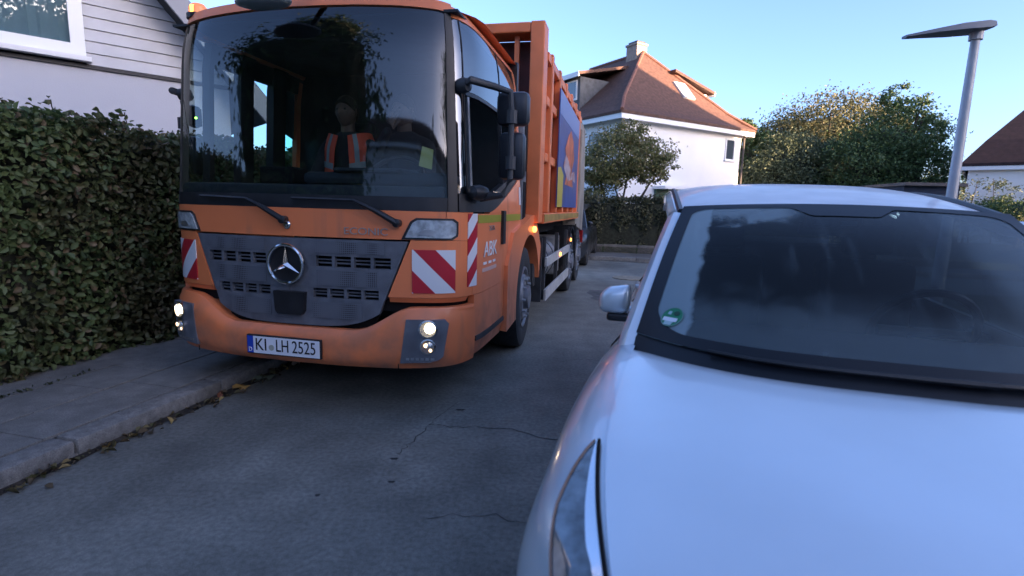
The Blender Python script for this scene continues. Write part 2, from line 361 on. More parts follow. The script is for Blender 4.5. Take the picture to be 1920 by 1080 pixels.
# weeds in the pavement joint
wd = []
for _ in range(500):
    s_ = random.uniform(1.5, 8); 
    if math.sin(s_ * 3.1) + .4 * math.sin(s_ * 7.7) < .25: continue
    q = st(-3.855 + random.gauss(0, .012), s_, .105 + random.uniform(0, .012)); wd.append(q[:])
M_weed = leafmat('weed_leaf', [(0, (.02, .03, .01)), (1, (.05, .06, .02))])
leaf_obj('joint_weeds', leaves(wd, [random.uniform(.012, .03) for _ in wd]), M_weed, None, kind='stuff')
# right-hand pavement and kerb, gardens
bed2 = MB(); stbox(bed2, 2.2, 3.6, -30, 10.6, -.02, .10); bed2.build('pavement', M_slab, None, kind='structure')
kb2 = MB(); stbox(kb2, 2.05, 2.2, -30, 10.6, -.02, .11); kb2.build('kerb', M_kerb, None, kind='structure')
gl = MB(); stbox(gl, -40, -4.30, -30, 10.6, -.025, .07); gl.build('garden_soil', M_soil, None, kind='structure')
gl = MB(); stbox(gl, 3.6, 60, -30, 10.6, -.025, .09); gl.build('lawn', M_lawn, None, kind='structure')
# far side of the cross street: kerb stones, pavement, bank
kb3 = MB(); stbox(kb3, -12, 14, 14.42, 14.53, -.02, .02); k3 = kb3.build('kerb', M_kerb, None, kind='structure')
for k in range(-6, 14): 
    mb = MB(); stbox(mb, k + .006, k + .994, 14.40, 14.55, .0, .12, .012); mb.build('kerb_stone', M_kerb, k3)
fp = MB(); stbox(fp, -40, 40, 14.55, 16.0, -.02, .11); fp.build('pavement', mat('far_paving', (.115, .112, .106), .9, var=.3, vscale=1.5, bump=.3, bscale=60), None, kind='structure')
gl = MB(); stbox(gl, -60, 70, 16.0, 60, -.025, .28); gl.build('lawn', M_lawn, None, kind='structure')

# ================================================================== VEGETATION
def hedge(name, label, r0, r1, s0, s1, z0, z1, n, size, m, wave=.05, face='r', extra=None, singles=0, cat='hedge'):
    root = thing(name, label, cat, st((r0 + r1) / 2, (s0 + s1) / 2, z0))
    inv = Vector(root.location)
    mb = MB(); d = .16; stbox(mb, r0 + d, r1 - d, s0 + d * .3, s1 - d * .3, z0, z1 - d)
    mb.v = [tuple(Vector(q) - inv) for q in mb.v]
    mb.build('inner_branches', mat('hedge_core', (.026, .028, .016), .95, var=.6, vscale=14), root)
    C = []; N = []
    A1 = (s1 - s0) * (z1 - z0); A2 = (s1 - s0) * (r1 - r0); A3 = (r1 - r0) * (z1 - z0)
    w = np.array([A1, A1 * .5, A2, A3, A3]); w /= w.sum()
    for _ in range(n):
        k = rng.choice(5, p=w); dep = abs(random.gauss(0, .09)); a, b = random.random(), random.random()
        rr = r0 + a * (r1 - r0); ss = s0 + a * (s1 - s0); zz = z0 + b * (z1 - z0)
        if face == 's': pass
        bump_ = wave * (math.sin(ss * 5 + zz * 4) + math.sin(ss * 11 - zz * 7) * .6 + math.sin(rr * 9))
        zz2 = z1 + wave * (math.sin(ss * 4.3) + .8 * math.sin(ss * 9.1 + rr * 5)) * .9
        if k == 0: q = (r1 + bump_ - dep, ss, z0 + b * (zz2 - z0)); nn = (1, 0, .35)
        elif k == 1: q = (r0 - bump_ + dep, ss, z0 + b * (zz2 - z0)); nn = (-1, 0, .35)
        elif k == 2: q = (r0 + b * (r1 - r0), ss, zz2 - dep + random.random() ** 4 * .10); nn = (0, 0, 1)
        elif k == 3: q = (rr, s0 - bump_ + dep, z0 + b * (z1 - z0)); nn = (0, -1, .35)
        else: q = (rr, s1 + bump_ - dep, z0 + b * (z1 - z0)); nn = (0, 1, .35)
        C.append(st(*q)[:]); N.append((st(*nn) - st(0, 0, 0))[:])
    C = np.array(C); N = np.array(N); sz = size * rng.uniform(.6, 1.35, len(C))
    V = leaves(C, sz, N, .75, .66) - np.array(inv)[None, None, :].reshape(1, 3)
    if singles:
        # the leaves nearest to the street corner of the view stay single parts
        cc = V.reshape(-1, 6, 3).mean(1) + np.array(inv); dist = np.linalg.norm(cc - np.array([-.6, .3, 1.4]), axis=1)
        ok = (st(0, 0)[0] == 0) & (((cc[:, 0] * CS - cc[:, 1] * SN) > r1 - .10)) & (cc[:, 1] > 3.0) & (np.abs(cc[:, 0]) < cc[:, 1] * 1.0)
        order = np.argsort(np.where(ok, dist, 1e9))[:singles]; keep = np.ones(len(cc), bool); keep[order] = False
        Vq = V.reshape(-1, 6, 3)
        for i in order:
            q = Vq[i]; o = mobj('leaf', q, LF, m, root)
        V = Vq[keep].reshape(-1, 3)
    leaf_obj('leaves', V, m, root, kind='stuff')
    return root, inv
M_hedge = leafmat('hedge_leaf', [(0, (.058, .092, .032)), (.4, (.094, .142, .048)), (.65, (.125, .162, .056)), (.85, (.155, .152, .064)), (.95, (.16, .11, .062)), (1, (.22, .165, .09))], .55, .25)
nt = M_hedge.node_tree; tc_ = nt.nodes.new('ShaderNodeTexCoord'); no_ = nt.nodes.new('ShaderNodeTexNoise'); no_.inputs['Scale'].default_value = 1.7; no_.inputs['Detail'].default_value = 3; nt.links.new(tc_.outputs['Object'], no_.inputs['Vector'])
mr_ = nt.nodes.new('ShaderNodeMapRange'); mr_.inputs['From Min'].default_value = .45; mr_.inputs['From Max'].default_value = .66; mr_.inputs['To Max'].default_value = .75; nt.links.new(no_.outputs['Fac'], mr_.inputs['Value'])
hm_ = nt.nodes.new('ShaderNodeMix'); hm_.data_type = 'RGBA'; rp_ = next(n for n in nt.nodes if n.type == 'VALTORGB'); nt.links.new(mr_.outputs[0], hm_.inputs[0]); nt.links.new(rp_.outputs[0], hm_.inputs[6]); hm_.inputs[7].default_value = (.085, .062, .034, 1)
nt.links.new(hm_.outputs[2], nt.nodes['Principled BSDF'].inputs['Base Color'])
hr, hinv = hedge('beech_hedge', 'tall clipped leafy hedge along the left pavement beside the orange truck', -5.15, -4.14, .2, 11.0, .08, 1.94, 90000, .057, M_hedge, .05, singles=280)
# loose shoots standing up out of the hedge
for (s_, r_, h_) in [(3.75, -4.35, .20), (4.55, -4.30, .16), (5.0, -4.3, .22), (5.05, -4.4, .17), (5.55, -4.3, .16), (3.2, -4.4, .2)]:
    b = st(r_, s_, 1.9); sp = MB(); pts = [b + Vector((math.sin(k * 1.3) * .012, 0, h_ * k / 4)) for k in range(5)]
    sp.tube(pts, .004, 5); sp.v = [tuple(Vector(q) - hinv) for q in sp.v]; so_ = sp.build('shoot', mat('twig', (.04, .035, .02), .9), hr)
    C = [(pts[k % 4 + 1] + Vector((random.uniform(-.05, .05), random.uniform(-.05, .05), random.uniform(-.02, .03))) - hinv)[:] for k in range(10)]
    leaf_obj('shoot_leaves', leaves(C, [random.uniform(.04, .065) for _ in C]), M_hedge, so_)
M_fh = leafmat('privet_leaf', [(0, (.045, .050, .020)), (.5, (.075, .080, .034)), (1, (.13, .115, .055))], .5)
hedge('privet_hedge', 'clipped hedge across the junction in front of the white house', -9, 7.5, 16.25, 17.3,   .26, 1.74, 34000, .085, M_fh, .05)
# low wall that carries it
wl = thing('garden_wall', 'low grey stone edging below the hedge across the junction', 'wall', st(0, 16.1, .1))
mb = MB(); 
for k in range(-9, 8):
    q = MB(); stbox(q, k + .008, k + .992, 16.0, 16.2, .10, .34 + random.uniform(-.01, .01), .012); q.v = [tuple(Vector(p_) - Vector(wl.location)) for p_ in q.v]
    q.build('stone', mat('wall_stone', (.16, .145, .125), .9, var=.3, vscale=4, bump=.4, bscale=50), wl)

M_bark = mat('bark', (.055, .045, .035), .95, var=.4, vscale=8, bump=.6, bscale=25)
def tree(name, label, loc, trunks, blobs, n, size, m, group=None, core=None, spread=1.1, cat='tree', clump=.55):
    """trunks: list of polylines [(x,y,z,r)...]; blobs: ellipsoids (cx,cy,cz,rx,ry,rz,weight) in local coords"""
    root = thing(name, label, cat, loc, group=group)
    tb = MB()
    for tr in trunks: tb.tube([q[:3] for q in tr], [q[3] for q in tr], 7)
    tb.build('trunk', M_bark, root, smooth=True)
    ws = np.array([b[6] for b in blobs], float); ws /= ws.sum(); C = []; N = []
    for b, w in zip(blobs, ws):
        k = int(n * w); nc = max(6, int(k / 42))
        dirs = rng.normal(size=(nc, 3)); dirs /= np.linalg.norm(dirs, axis=1)[:, None]
        rad = rng.uniform(.45, 1.0, nc) ** .6
        cen = np.array(b[:3]) + dirs * rad[:, None] * np.array(b[3:6])
        which = rng.integers(0, nc, k)
        off = rng.normal(size=(k, 3)) * clump * np.array([1, 1, .6]) * min(b[3:6]) * .42
        C.append(cen[which] + off); N.append(dirs[which] * .8 + np.array([0, 0, .5]))
    C = np.concatenate(C); N = np.concatenate(N)
    zmin = .1; C[:, 2] = np.maximum(C[:, 2], zmin)
    leaf_obj('crown', leaves(C, size * rng.uniform(.6, 1.4, len(C)), N, spread), m, root, kind='stuff')
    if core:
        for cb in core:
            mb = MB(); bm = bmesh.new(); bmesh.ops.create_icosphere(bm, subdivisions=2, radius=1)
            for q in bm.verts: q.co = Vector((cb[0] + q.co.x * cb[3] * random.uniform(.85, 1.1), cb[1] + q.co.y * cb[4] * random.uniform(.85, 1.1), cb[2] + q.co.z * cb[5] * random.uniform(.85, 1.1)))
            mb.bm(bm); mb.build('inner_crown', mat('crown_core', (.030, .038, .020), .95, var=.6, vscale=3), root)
    return root
M_t1 = leafmat('olive_leaf', [(0, (.12, .135, .048)), (.5, (.18, .19, .07)), (.85, (.23, .21, .085)), (1, (.27, .20, .09))], .5)
M_t2 = leafmat('copper_leaf', [(0, (.075, .092, .038)), (.5, (.112, .124, .052)), (1, (.135, .122, .056))], .55)
M_t3 = leafmat('green_leaf', [(0, (.045, .090, .030)), (.6, (.075, .135, .045)), (1, (.12, .17, .055))], .5)
M_t4 = leafmat('greyish_leaf', [(0, (.065, .095, .048)), (.6, (.095, .130, .068)), (1, (.125, .155, .085))], .55)
def limb(x, y, z, n=5, lean=.3, r0=.06):
    pts = []; a = random.uniform(0, 6.28)
    for k in range(n): t = k / (n - 1); pts.append((x + math.cos(a) * lean * t ** 1.4, y + math.sin(a) * lean * t ** 1.4, z * t, r0 * (1 - .75 * t)))
    return pts
tree('small_tree', 'small multi stemmed olive tree behind the hedge before the white house', (3.9, 18.6, .26),
     [[(-.55, 0, 0, .075), (-.6, .1, 1.2, .06), (-.9, .2, 2.2, .035), (-1.0, .2, 3.2, .012)], [(-.2, .1, 0, .05), (-.1, .1, 1.3, .04), (.1, .2, 2.5, .028), (0, .1, 3.7, .01)],
      [(.1, 0, 0, .085), (.3, 0, 1.1, .07), (.8, .1, 2.0, .03), (1.3, .2, 2.7, .012)], [(.1, .1, .9, .035), (-.3, .3, 1.8, .025), (-.5, .2, 2.7, .012)], [(.3, 0, 1.1, .035), (.9, .2, 1.6, .02), (1.5, .1, 1.9, .01)]],
     [(-.35, .1, 3.05, 1.15, 1.0, .85, 3.2), (.55, .1, 2.95, 1.1, .9, .7, 2.2), (-1.15, .1, 2.55, .75, .7, .6, 1.3), (1.2, .1, 2.75, .55, .6, .35, .5), (.0, 0, 3.85, .5, .45, .4, .6), (.6, 0, 2.35, .8, .6, .35, .6), (-.6, 0, 2.15, .9, .7, .45, 1.1), (-1.2, 0, 1.9, .5, .5, .4, .5)], 15000, .085, M_t1, clump=.6)
TG = 'trees beyond the houses on the right'
tree('large_tree', 'broad coppery tree farthest back with sunlit brown top', (22.0, 38, .2), [limb(0, 0, 6, 5, .5, .3), limb(0, 0, 8, 6, 2.5, .2), limb(.2, 0, 8, 6, 2.2, .2)],
     [(0, 0, 6.9, 4.4, 3.2, 2.8, 3), (-3.0, -.2, 5.6, 2.8, 2.4, 2.2, 1.6), (3, 0, 6.6, 3.0, 2.4, 2.3, 1.6), (0, 0, 4.2, 5.2, 2.8, 2.4, 1.8)], 34000, .165, M_t2, TG, core=[(0, .8, 5.9, 3.6, 2.0, 2.4), (-2.6, .8, 4.8, 2.0, 1.6, 1.8)], clump=.42)
tree('green_tree', 'full dark green tree with thin yellowish top shoots left of the lamp post', (22.0, 31.5, .2), [limb(0, 0, 5, 5, .4, .25), limb(0, 0, 7.6, 6, 1.3, .16), limb(.2, 0, 7, 6, 1.2, .14)],
     [(.3, 0, 5.6, 2.5, 2.0, 2.1, 3), (-1.8, -.2, 4.2, 2.2, 1.9, 2.0, 1.8), (1.6, 0, 3.8, 1.9, 1.8, 2.1, 1.8), (2.2, 0, 6.2, .8, .8, 1.0, .35), (.3, 0, 8.0, 1.5, 1.0, .7, .4), (2.9, 0, 5.0, .5, .6, .6, .2), (.3, 0, 2.0, 4.0, 1.8, 1.7, 1.8)], 30000, .135, M_t3, TG, core=[(.2, .4, 4.4, 2.1, 1.3, 2.0), (0, .4, 2.3, 3.4, 1.3, 1.7)], clump=.5)
tree('grey_green_tree', 'rounded grey green tree right of the white house corner', (17.2, 33, .2), [limb(0, 0, 4, 5, .4, .18), limb(.2, 0, 4.5, 5, 1.2, .12)],
     [(-.2, 0, 4.4, 2.1, 1.7, 1.8, 2.4), (1.9, 0, 4.0, 1.9, 1.5, 1.7, 1.8), (-1.6, 0, 3.0, 1.8, 1.5, 1.8, 1.6), (1, 0, 2.0, 3.8, 1.6, 1.7, 2.0)], 24000, .125, M_t4, TG, core=[(.2, .3, 3.6, 2.2, 1.1, 1.8), (.4, .3, 1.8, 3.4, 1.1, 1.5)], clump=.5)
tree('spindly_tree', 'thin spiky tree directly behind the white house corner', (15.2, 35.5, .2), [limb(0, 0, 7.0, 7, .3, .12), limb(0, 0, 6.0, 6, 1.0, .07)],
     [(-.3, 0, 6.3, .75, .7, 1.0, 1.2), (.9, 0, 6.0, .7, .6, .9, 1.1), (0, 0, 4.6, 1.7, 1.0, 1.8, 2.4)], 6500, .15, M_t3, TG, core=[(0, .2, 4.0, 1.2, .6, 1.6)], clump=.55)
tree('round_bush', 'low dark bush between the green tree and the lamp post', (27.0, 33, .2), [limb(0, 0, 2.5, 5, .4, .12)],
     [(0, 0, 2.6, 1.8, 1.4, 1.7, 1), (-1.6, 0, 2.0, 1.6, 1.3, 1.5, 1)], 7500, .13, M_t3, core=[(-.6, .2, 2.0, 1.8, .9, 1.3)], cat='bush', clump=.5)
tree('dark_shrub', 'wide dark green shrub in front of the maroon roofed house', (20.7, 21.6, .2), [limb(0, 0, 1.8, 5, .4, .08)],
     [(0, 0, 1.3, 1.3, 1.1, 1.0, 1), (1.6, 0, 1.55, 1.2, 1.1, 1.15, 1), (-1.2, .3, 1.2, .9, .8, .8, .6), (2.8, 0, 1.4, 1.2, 1, 1, .8)], 7000, .10, M_t3, core=[(.8, .2, 1.0, 1.7, .8, .9)], cat='shrub', clump=.55)
tree('sparse_shrub', 'sparse leafy shrub against the pale wall beside the lamp post', (20.2, 23.6, .2), [limb(0, 0, 2.9, 5, .5, .04), limb(.3, 0, 2.6, 5, .6, .03), limb(1.3, 0, 3.0, 5, .4, .03)],
     [(0, 0, 2.2, .7, .6, .8, 1), (1.3, 0, 2.5, .6, .5, .7, .8)], 900, .10, M_t4, cat='shrub', clump=.8)
# trees behind the camera on the left (seen mirrored in the windscreens)
tree('garden_tree', 'dark garden tree behind the left hedge near the street', st(-6.6, -4.4, .07), [limb(0, 0, 6, 5, .4, .2), limb(0, 0, 7, 5, 1.5, .12)],
     [(0, 0, 5.2, 3.0, 3.0, 3.4, 3), (.3, 0, 2.6, 2.4, 2.4, 1.9, 1.5), (0, 0, 8.6, 1.8, 1.8, 1.8, 1)], 13000, .20, M_t3, core=[(0, 0, 4.4, 2.8, 2.8, 3.4), (0, 0, 7.9, 1.7, 1.7, 1.8)], clump=.4)
tree('front_garden_tree', 'leafy tree in the right hand garden behind the viewer', (7.4, -7.8, .09), [limb(0, 0, 6, 5, .4, .2), limb(0, 0, 8, 5, 1.5, .12)],
     [(0, 0, 7.0, 2.6, 2.6, 2.6, 3), (.6, .4, 5.0, 2.2, 2.2, 1.6, 1.3)], 7000, .20, M_t3, core=[(0, 0, 6.4, 1.9, 1.9, 2.0)], clump=.5)

# ================================================================== HOUSES
M_wallw = mat('white_render', (.82, .82, .82), .9, var=.04, vscale=.7, bump=.15, bscale=60)
M_tile = mat('red_brown_tiles', (.094, .048, .036), .8, var=.3, vscale=7, bump=.3, bscale=30)
M_tiled = mat('dark_maroon_tiles', (.028, .014, .015), .8, var=.3, vscale=5, bump=.3, bscale=30)
M_trim = mat('white_trim', (.78, .79, .80), .55)
M_slate = mat('grey_slate_cladding', (.085, .090, .10), .8, var=.25, vscale=6)
M_brick = mat('pale_chimney_brick', (.30, .235, .19), .85, var=.2, vscale=9)
M_green = mat('green_panel', (.07, .14, .09), .6)
def tiled(m, sc_):
    nt = m.node_tree; b = nt.nodes['Principled BSDF']; tc = nt.nodes.new('ShaderNodeTexCoord'); wv = nt.nodes.new('ShaderNodeTexWave')
    wv.bands_direction = 'Z'; wv.wave_profile = 'SAW'; wv.inputs['Scale'].default_value = sc_; wv.inputs['Distortion'].default_value = .4; wv.inputs['Detail Scale'].default_value = 3
    nt.links.new(tc.outputs['Object'], wv.inputs['Vector']); bp = nt.nodes.new('ShaderNodeBump'); bp.inputs['Strength'].default_value = .7; bp.inputs['Distance'].default_value = .05
    nt.links.new(wv.outputs['Fac'], bp.inputs['Height']); nt.links.new(bp.outputs[0], b.inputs['Normal'])
tiled(M_tile, 1.25); tiled(M_tiled, 1.25)

def window(parent, fn, u0, u1, z0, z1, name='window', bars=1, frame_m_=None, depth=.05, pane=None, w=.07):
    """fn(u, d, z): wall coords (d outward). Frame with a pane and a sill."""
    fm = frame_m_ or M_trim; mb = MB()
    def bx(a0, a1, d0, d1, b0, b1):
        t = MB(); t.box(a0, a1, d0, d1, b0, b1); mb.add([fn(*q) for q in t.v], t.f)
    bx(u0, u0 + w, -.05, depth, z0, z1); bx(u1 - w, u1, -.05, depth, z0, z1)
    bx(u0 + w, u1 - w, -.05, depth, z0, z0 + w); bx(u0 + w, u1 - w, -.05, depth, z1 - w, z1)
    for k in range(1, bars): 
        c = u0 + (u1 - u0) * k / bars; bx(c - .035, c + .035, -.045, depth - .004, z0 + w, z1 - w)
    fr = mb.build(name, fm, parent)
    pb = MB(); t = MB(); t.box(u0 + w, u1 - w, -.02, .012, z0 + w, z1 - w); pb.add([fn(*q) for q in t.v], t.f); pb.build('pane', pane or M_paneg, fr)
    sb = MB(); t = MB(); t.box(u0 - .05, u1 + .05, .0, depth + .07, z0 - .06, z0 - .003); sb.add([fn(*q) for q in t.v], t.f); sb.build('sill', M_trim, fr)
    return fr

# ---- white hip-roofed house beyond the junction
A = Vector((4.72, 24.2, 0)); ang = math.atan2(.519, .855)
wh = thing('white_house', 'white rendered house with red brown hip roof and chimney beyond the junction', 'house', A, ang)
L1, L2, EZ = 8.45, 11.0, 5.6
mb = MB(); mb.box(0, L1, 0, L2, .2, EZ); mb.build('wall', M_wallw, wh)
def ring(i, z): return [(-i if False else i, i, z), (L1 - i, i, z), (L1 - i, L2 - i, z), (i, L2 - i, z)]
rv = ring(-.5, EZ - .02) + ring(-.5, EZ + .10) + ring(.0, EZ + .42) + ring(.55, EZ + .92) + [(L1 / 2, 3.3, 9.62), (L1 / 2, L2 - 3.3, 9.62)]
rf = [(0, 3, 2, 1)]
for b in (0, 4, 8): rf += [(b + k, b + (k + 1) % 4, b + 4 + (k + 1) % 4, b + 4 + k) for k in range(4)]
rf += [(12, 13, 16), (13, 14, 17, 16), (14, 15, 17), (15, 12, 16, 17)]
roof = mobj('roof', rv, rf, M_tile, wh)
# ridge tiles along the hips and the ridge, chimney
mb = MB()
for a_, b_ in [((.0, .0, EZ + .45), (.55, .55, EZ + .95)), ((.55, .55, EZ + .95), (L1 / 2, 3.3, 9.66)), ((L1 - .55, .55, EZ + .95), (L1 / 2, 3.3, 9.66)), ((L1 / 2, 3.3, 9.66), (L1 / 2, L2 - 3.3, 9.66)), ((-.5, -.5, EZ + .12), (0, 0, EZ + .45)), ((L1 + .5, -.5, EZ + .12), (L1 - .55, .55, EZ + .95))]: mb.tube([a_, b_], .085, 6)
mb.build('ridge_tiles', mat('ridge_tile', (.19, .085, .06), .8, var=.25, vscale=8), roof)
mb = MB(); mb.box(L1 / 2 - .42, L1 / 2 + .28, 3.35, 4.15, 9.0, 10.02); mb.box(L1 / 2 - .47, L1 / 2 + .33, 3.30, 4.20, 10.02, 10.12); ch = mb.build('chimney', M_brick, roof)
mb = MB(); mb.box(L1 / 2 - .36, L1 / 2 + .22, 3.42, 4.08, 10.12, 10.24); mb.build('chimney_cap', M_bk, ch)
mb = MB(); t = .04   # eaves board and gutter
for (x0, x1, y0, y1) in [(-.46, L1 + .46, -.46, -.40), (-.46, L1 + .46, L2 + .40, L2 + .46), (-.46, -.40, -.40, L2 + .40), (L1 + .40, L1 + .46, -.40, L2 + .40)]: mb.box(x0, x1, y0, y1, EZ - .24, EZ - .025)
mb.box(-.40, L1 + .40, -.40, .0, EZ - .10, EZ - .03); mb.box(L1, L1 + .40, 0, L2, EZ - .10, EZ - .03); mb.box(-.40, 0, 0, L2, EZ - .10, EZ - .03)
mb.build('eaves', M_trim, wh)
mb = MB(); mb.tube([(L1 + .12, -.10, EZ - .2), (L1 + .12, -.10, .3)], .055, 8); mb.build('downpipe', mat('dark_zinc', (.05, .045, .045), .6, .3), wh)
fe = lambda u, d, z: (u, -d, z)
window(wh, fe, 7.2, 7.95, 4.1, 5.2)
window(wh, fe, 6.9, 7.75, 1.2, 2.5)
lf = lambda u, d, z: (-d, u, z)
for u in (1.2, 4.0, 7.2): window(wh, lf, u, u + 1.1, 3.7, 5.0, bars=2); window(wh, lf, u, u + 1.1, 1.1, 2.5, bars=2)
# terrace door with a flat canopy
mb = MB(); mb.box(2.2, 4.15, -.75, 0, 2.42, 2.56); cn = mb.build('door_canopy', M_trim, wh)
mb = MB(); mb.box(2.3, 3.15, -.10, 0, .35, 2.42); mb.build('door_panel', M_green, wh)
dr = window(wh, fe, 3.15, 4.0, .4, 2.4, 'door', pane=M_paneg)
mb = MB(); mb.box(3.72, 3.78, -.12, -.05, 1.25, 1.4); mb.build('handle', M_chr, dr)
# skylight on the hip face
def hipf(u, d, q):  # q metres along plan inset on the steep part
    z = EZ + .92 + (q - .55) * (9.62 - EZ - .92) / 2.75; return (u, q - d * .76, z + d * .65)
mb = MB(); 
def hb(u0, u1, d0, d1, q0, q1, m_):
    t = MB(); t.box(u0, u1, d0, d1, q0, q1); m_.add([hipf(*q) for q in t.v], t.f)
hb(5.0, 5.85, .0, .09, 1.05, 1.85, mb); skl = mb.build('skylight', mat('skylight_frame', (.45, .45, .46), .5), roof)
mb = MB(); hb(5.08, 5.77, .085, .10, 1.12, 1.78, mb); mb.build('skylight_pane', mat('skylight_pane', (.60, .66, .74), .08, .5), skl)
# dormers
def dormer(side, u0, u1, x_front, z0, z1, m_, nwin):
    sgn = 1 if side == 'L' else -1; bx_ = (lambda x: x) if side == 'L' else (lambda x: L1 - x)
    def B(mb_, xa, xb, ya, yb, za, zb): xa, xb = sorted((bx_(xa), bx_(xb))); mb_.box(xa, xb, ya, yb, za, zb)
    mb_ = MB(); B(mb_, x_front, x_front + 2.2, u0, u1, z0, z1); d_ = mb_.build('dormer', m_, roof)
    V = [(bx_(x_front - .35), u0 - .3, z1 + .0), (bx_(x_front - .35), u1 + .3, z1), (bx_(x_front + 2.9), u1 + .3, z1 + .75), (bx_(x_front + 2.9), u0 - .3, z1 + .75)]
    V += [(p[0], p[1], p[2] + .14) for p in V]
    mobj('dormer_roof', V, [(0, 1, 2, 3), (4, 7, 6, 5), (0, 4, 5, 1), (1, 5, 6, 2), (2, 6, 7, 3), (3, 7, 4, 0)], M_tile if side == 'L' else M_tile, d_)
    mb_ = MB(); B(mb_, x_front - .37, x_front - .30, u0 - .3, u1 + .3, z1 - .08, z1 + .145); mb_.build('dormer_fascia', M_trim, d_)
    f_ = (lambda u, d, z: (bx_(x_front - d), u, z))
    for k in range(nwin):
        wdt = (u1 - u0 - .3) / nwin; mbw = MB(); a0 = u0 + .15 + k * wdt + .06; a1 = u0 + .15 + (k + 1) * wdt - .06
        t = MB(); t.box(a0, a1, -.04, .05, z0 + .75, z1 - .12); mbw.add([f_(*q) for q in t.v], t.f); mbw.build('dormer_window', M_trim, d_)
        for h in (0, 1):
            b0 = a0 + .07 + h * (a1 - a0 - .1) / 2; b1 = b0 + (a1 - a0) / 2 - .11
            mbp = MB(); t = MB(); t.box(b0, b1, .045, .056, z0 + .83, z1 - .2); mbp.add([f_(*q) for q in t.v], t.f); mbp.build('dormer_pane', M_paneg, d_)
dormer('L', 3.6, 7.4, .35, 6.1, 7.95, M_slate, 2)
dormer('R', 2.3, 4.6, .2, 6.2, 7.85, M_trim, 1)

def hip_house(name, label, loc, rz, L, W, ez, rz_top, wallm, roofm, over=.4, kick=.5, kz=1.1, gable=False, wins=True):
    """plan L (x) by W (y), origin at a front corner; ridge along x"""
    o = thing(name, label, 'house', loc, rz)
    m_ = MB(); m_.box(0, L, 0, W, .0, ez); m_.build('wall', wallm, o)
    if gable:
        V = [(-over, -over, ez - .15), (L + over, -over, ez - .15), (L + over, W / 2, rz_top), (-over, W / 2, rz_top), (-over, W + over, ez - .15), (L + over, W + over, ez - .15)]
        V2 = V + [(p[0], p[1], p[2] + .2) for p in V]
        F = [(0, 1, 2, 3), (3, 2, 5, 4), (6, 9, 8, 7), (9, 10, 11, 8), (0, 6, 7, 1), (4, 5, 11, 10), (0, 3, 9, 6), (3, 4, 10, 9), (1, 7, 8, 2), (2, 8, 11, 5)]
        ro = mobj('roof', V2, F, roofm, o)
        mobj('gable', [(0, 0, ez), (0, W, ez), (0, W / 2, rz_top - .12), (L, 0, ez), (L, W, ez), (L, W / 2, rz_top - .12)], [(0, 1, 2), (3, 4, 5), (0, 2, 5, 3), (1, 4, 5, 2)], wallm, o)
    else:
        rg = lambda i, z: [(i, i, z), (L - i, i, z), (L - i, W - i, z), (i, W - i, z)]
        ins = W / 2 - .02
        V = rg(-over, ez - .02) + rg(-over, ez + .12) + rg(kick - over, ez + kz) + [(ins * .85, W / 2, rz_top), (L - ins * .85, W / 2, rz_top)]
        F = [(0, 3, 2, 1)]
        for b in (0, 4): F += [(b + k, b + (k + 1) % 4, b + 4 + (k + 1) % 4, b + 4 + k) for k in range(4)]
        F += [(8, 9, 13, 12), (9, 10, 13), (10, 11, 12, 13), (11, 8, 12)]
        ro = mobj('roof', V, F, roofm, o)
        m_ = MB()
        for (x0, x1, y0, y1) in [(-over + .02, L + over - .02, -over + .02, -over + .08), (-over + .02, -over + .08, -over + .08, W + over)]: m_.box(x0, x1, y0, y1, ez - .2, ez - .025)
        m_.build('eaves', M_trim, o)
    if wins:
        for k in range(max(1, int(L / 3))): window(o, lambda u, d, z: (u, -d, z), 1 + k * 3, 2.2 + k * 3, .9, 2.2, bars=2)
    m_ = MB(); m_.box(L * .4, L * .4 + .7, W / 2 - .35, W / 2 + .35, rz_top - .8, rz_top + .8); m_.build('chimney', M_brick, ro)
    return o
hip_house('maroon_roof_house', 'low white house with dark maroon hip roof at the right edge', (21.35, 25.2, .1), R(-42), 11, 9, 3.75, 9.3, M_wallw, M_tiled, over=.3, kick=.75, kz=1.2)
# the houses on the sunny side, out of frame: they shade the street
q_ax = Vector((SUN_AZ.y * -1, SUN_AZ.x)); az = math.atan2(SUN_AZ.y, SUN_AZ.x)
def sunpos(d, q, z=0): v = Vector((SUN_AZ.x, SUN_AZ.y)) * d + q_ax * q; return (v.x, v.y, z)
hip_house('gabled_house', 'pale gabled house outside the right edge that shades the white house', sunpos(12.0, 18.6), az, 9, 10.6, 7.2, 12.3, M_wallw, M_tiled, gable=True, wins=False)
hip_house('terraced_house', 'long pale terrace outside the right edge that shades the street', sunpos(27, 18.2), az - R(90), 27, 9, 6.6, 11.8, M_wallw, M_tiled, gable=True, wins=False)
# neighbours behind the camera on the left, mirrored in the windscreen
hip_house('rendered_house', 'long white rendered house closing the street behind the viewer', st(24, -17.5, .05), -PHI + R(180), 38, 8, 7.0, 9.4, M_wallw, M_tile)

# ---- house on the left behind the hedge: white ground floor, boarded gable
M_clad = mat('pale_boards', (.56, .57, .60), .65, var=.08, vscale=3)
M_lwall = mat('lilac_white_render', (.52, .54, .60), .9, var=.05, vscale=.8, bump=.12, bscale=50)
P0 = Vector((-4.5, 8.49, 0)); ud = Vector((.75, .66, 0)).normalized(); la = math.atan2(ud.y, ud.x)
lh = thing('boarded_house', 'white house behind the left hedge with pale horizontal boards on its gable', 'house', P0, la)
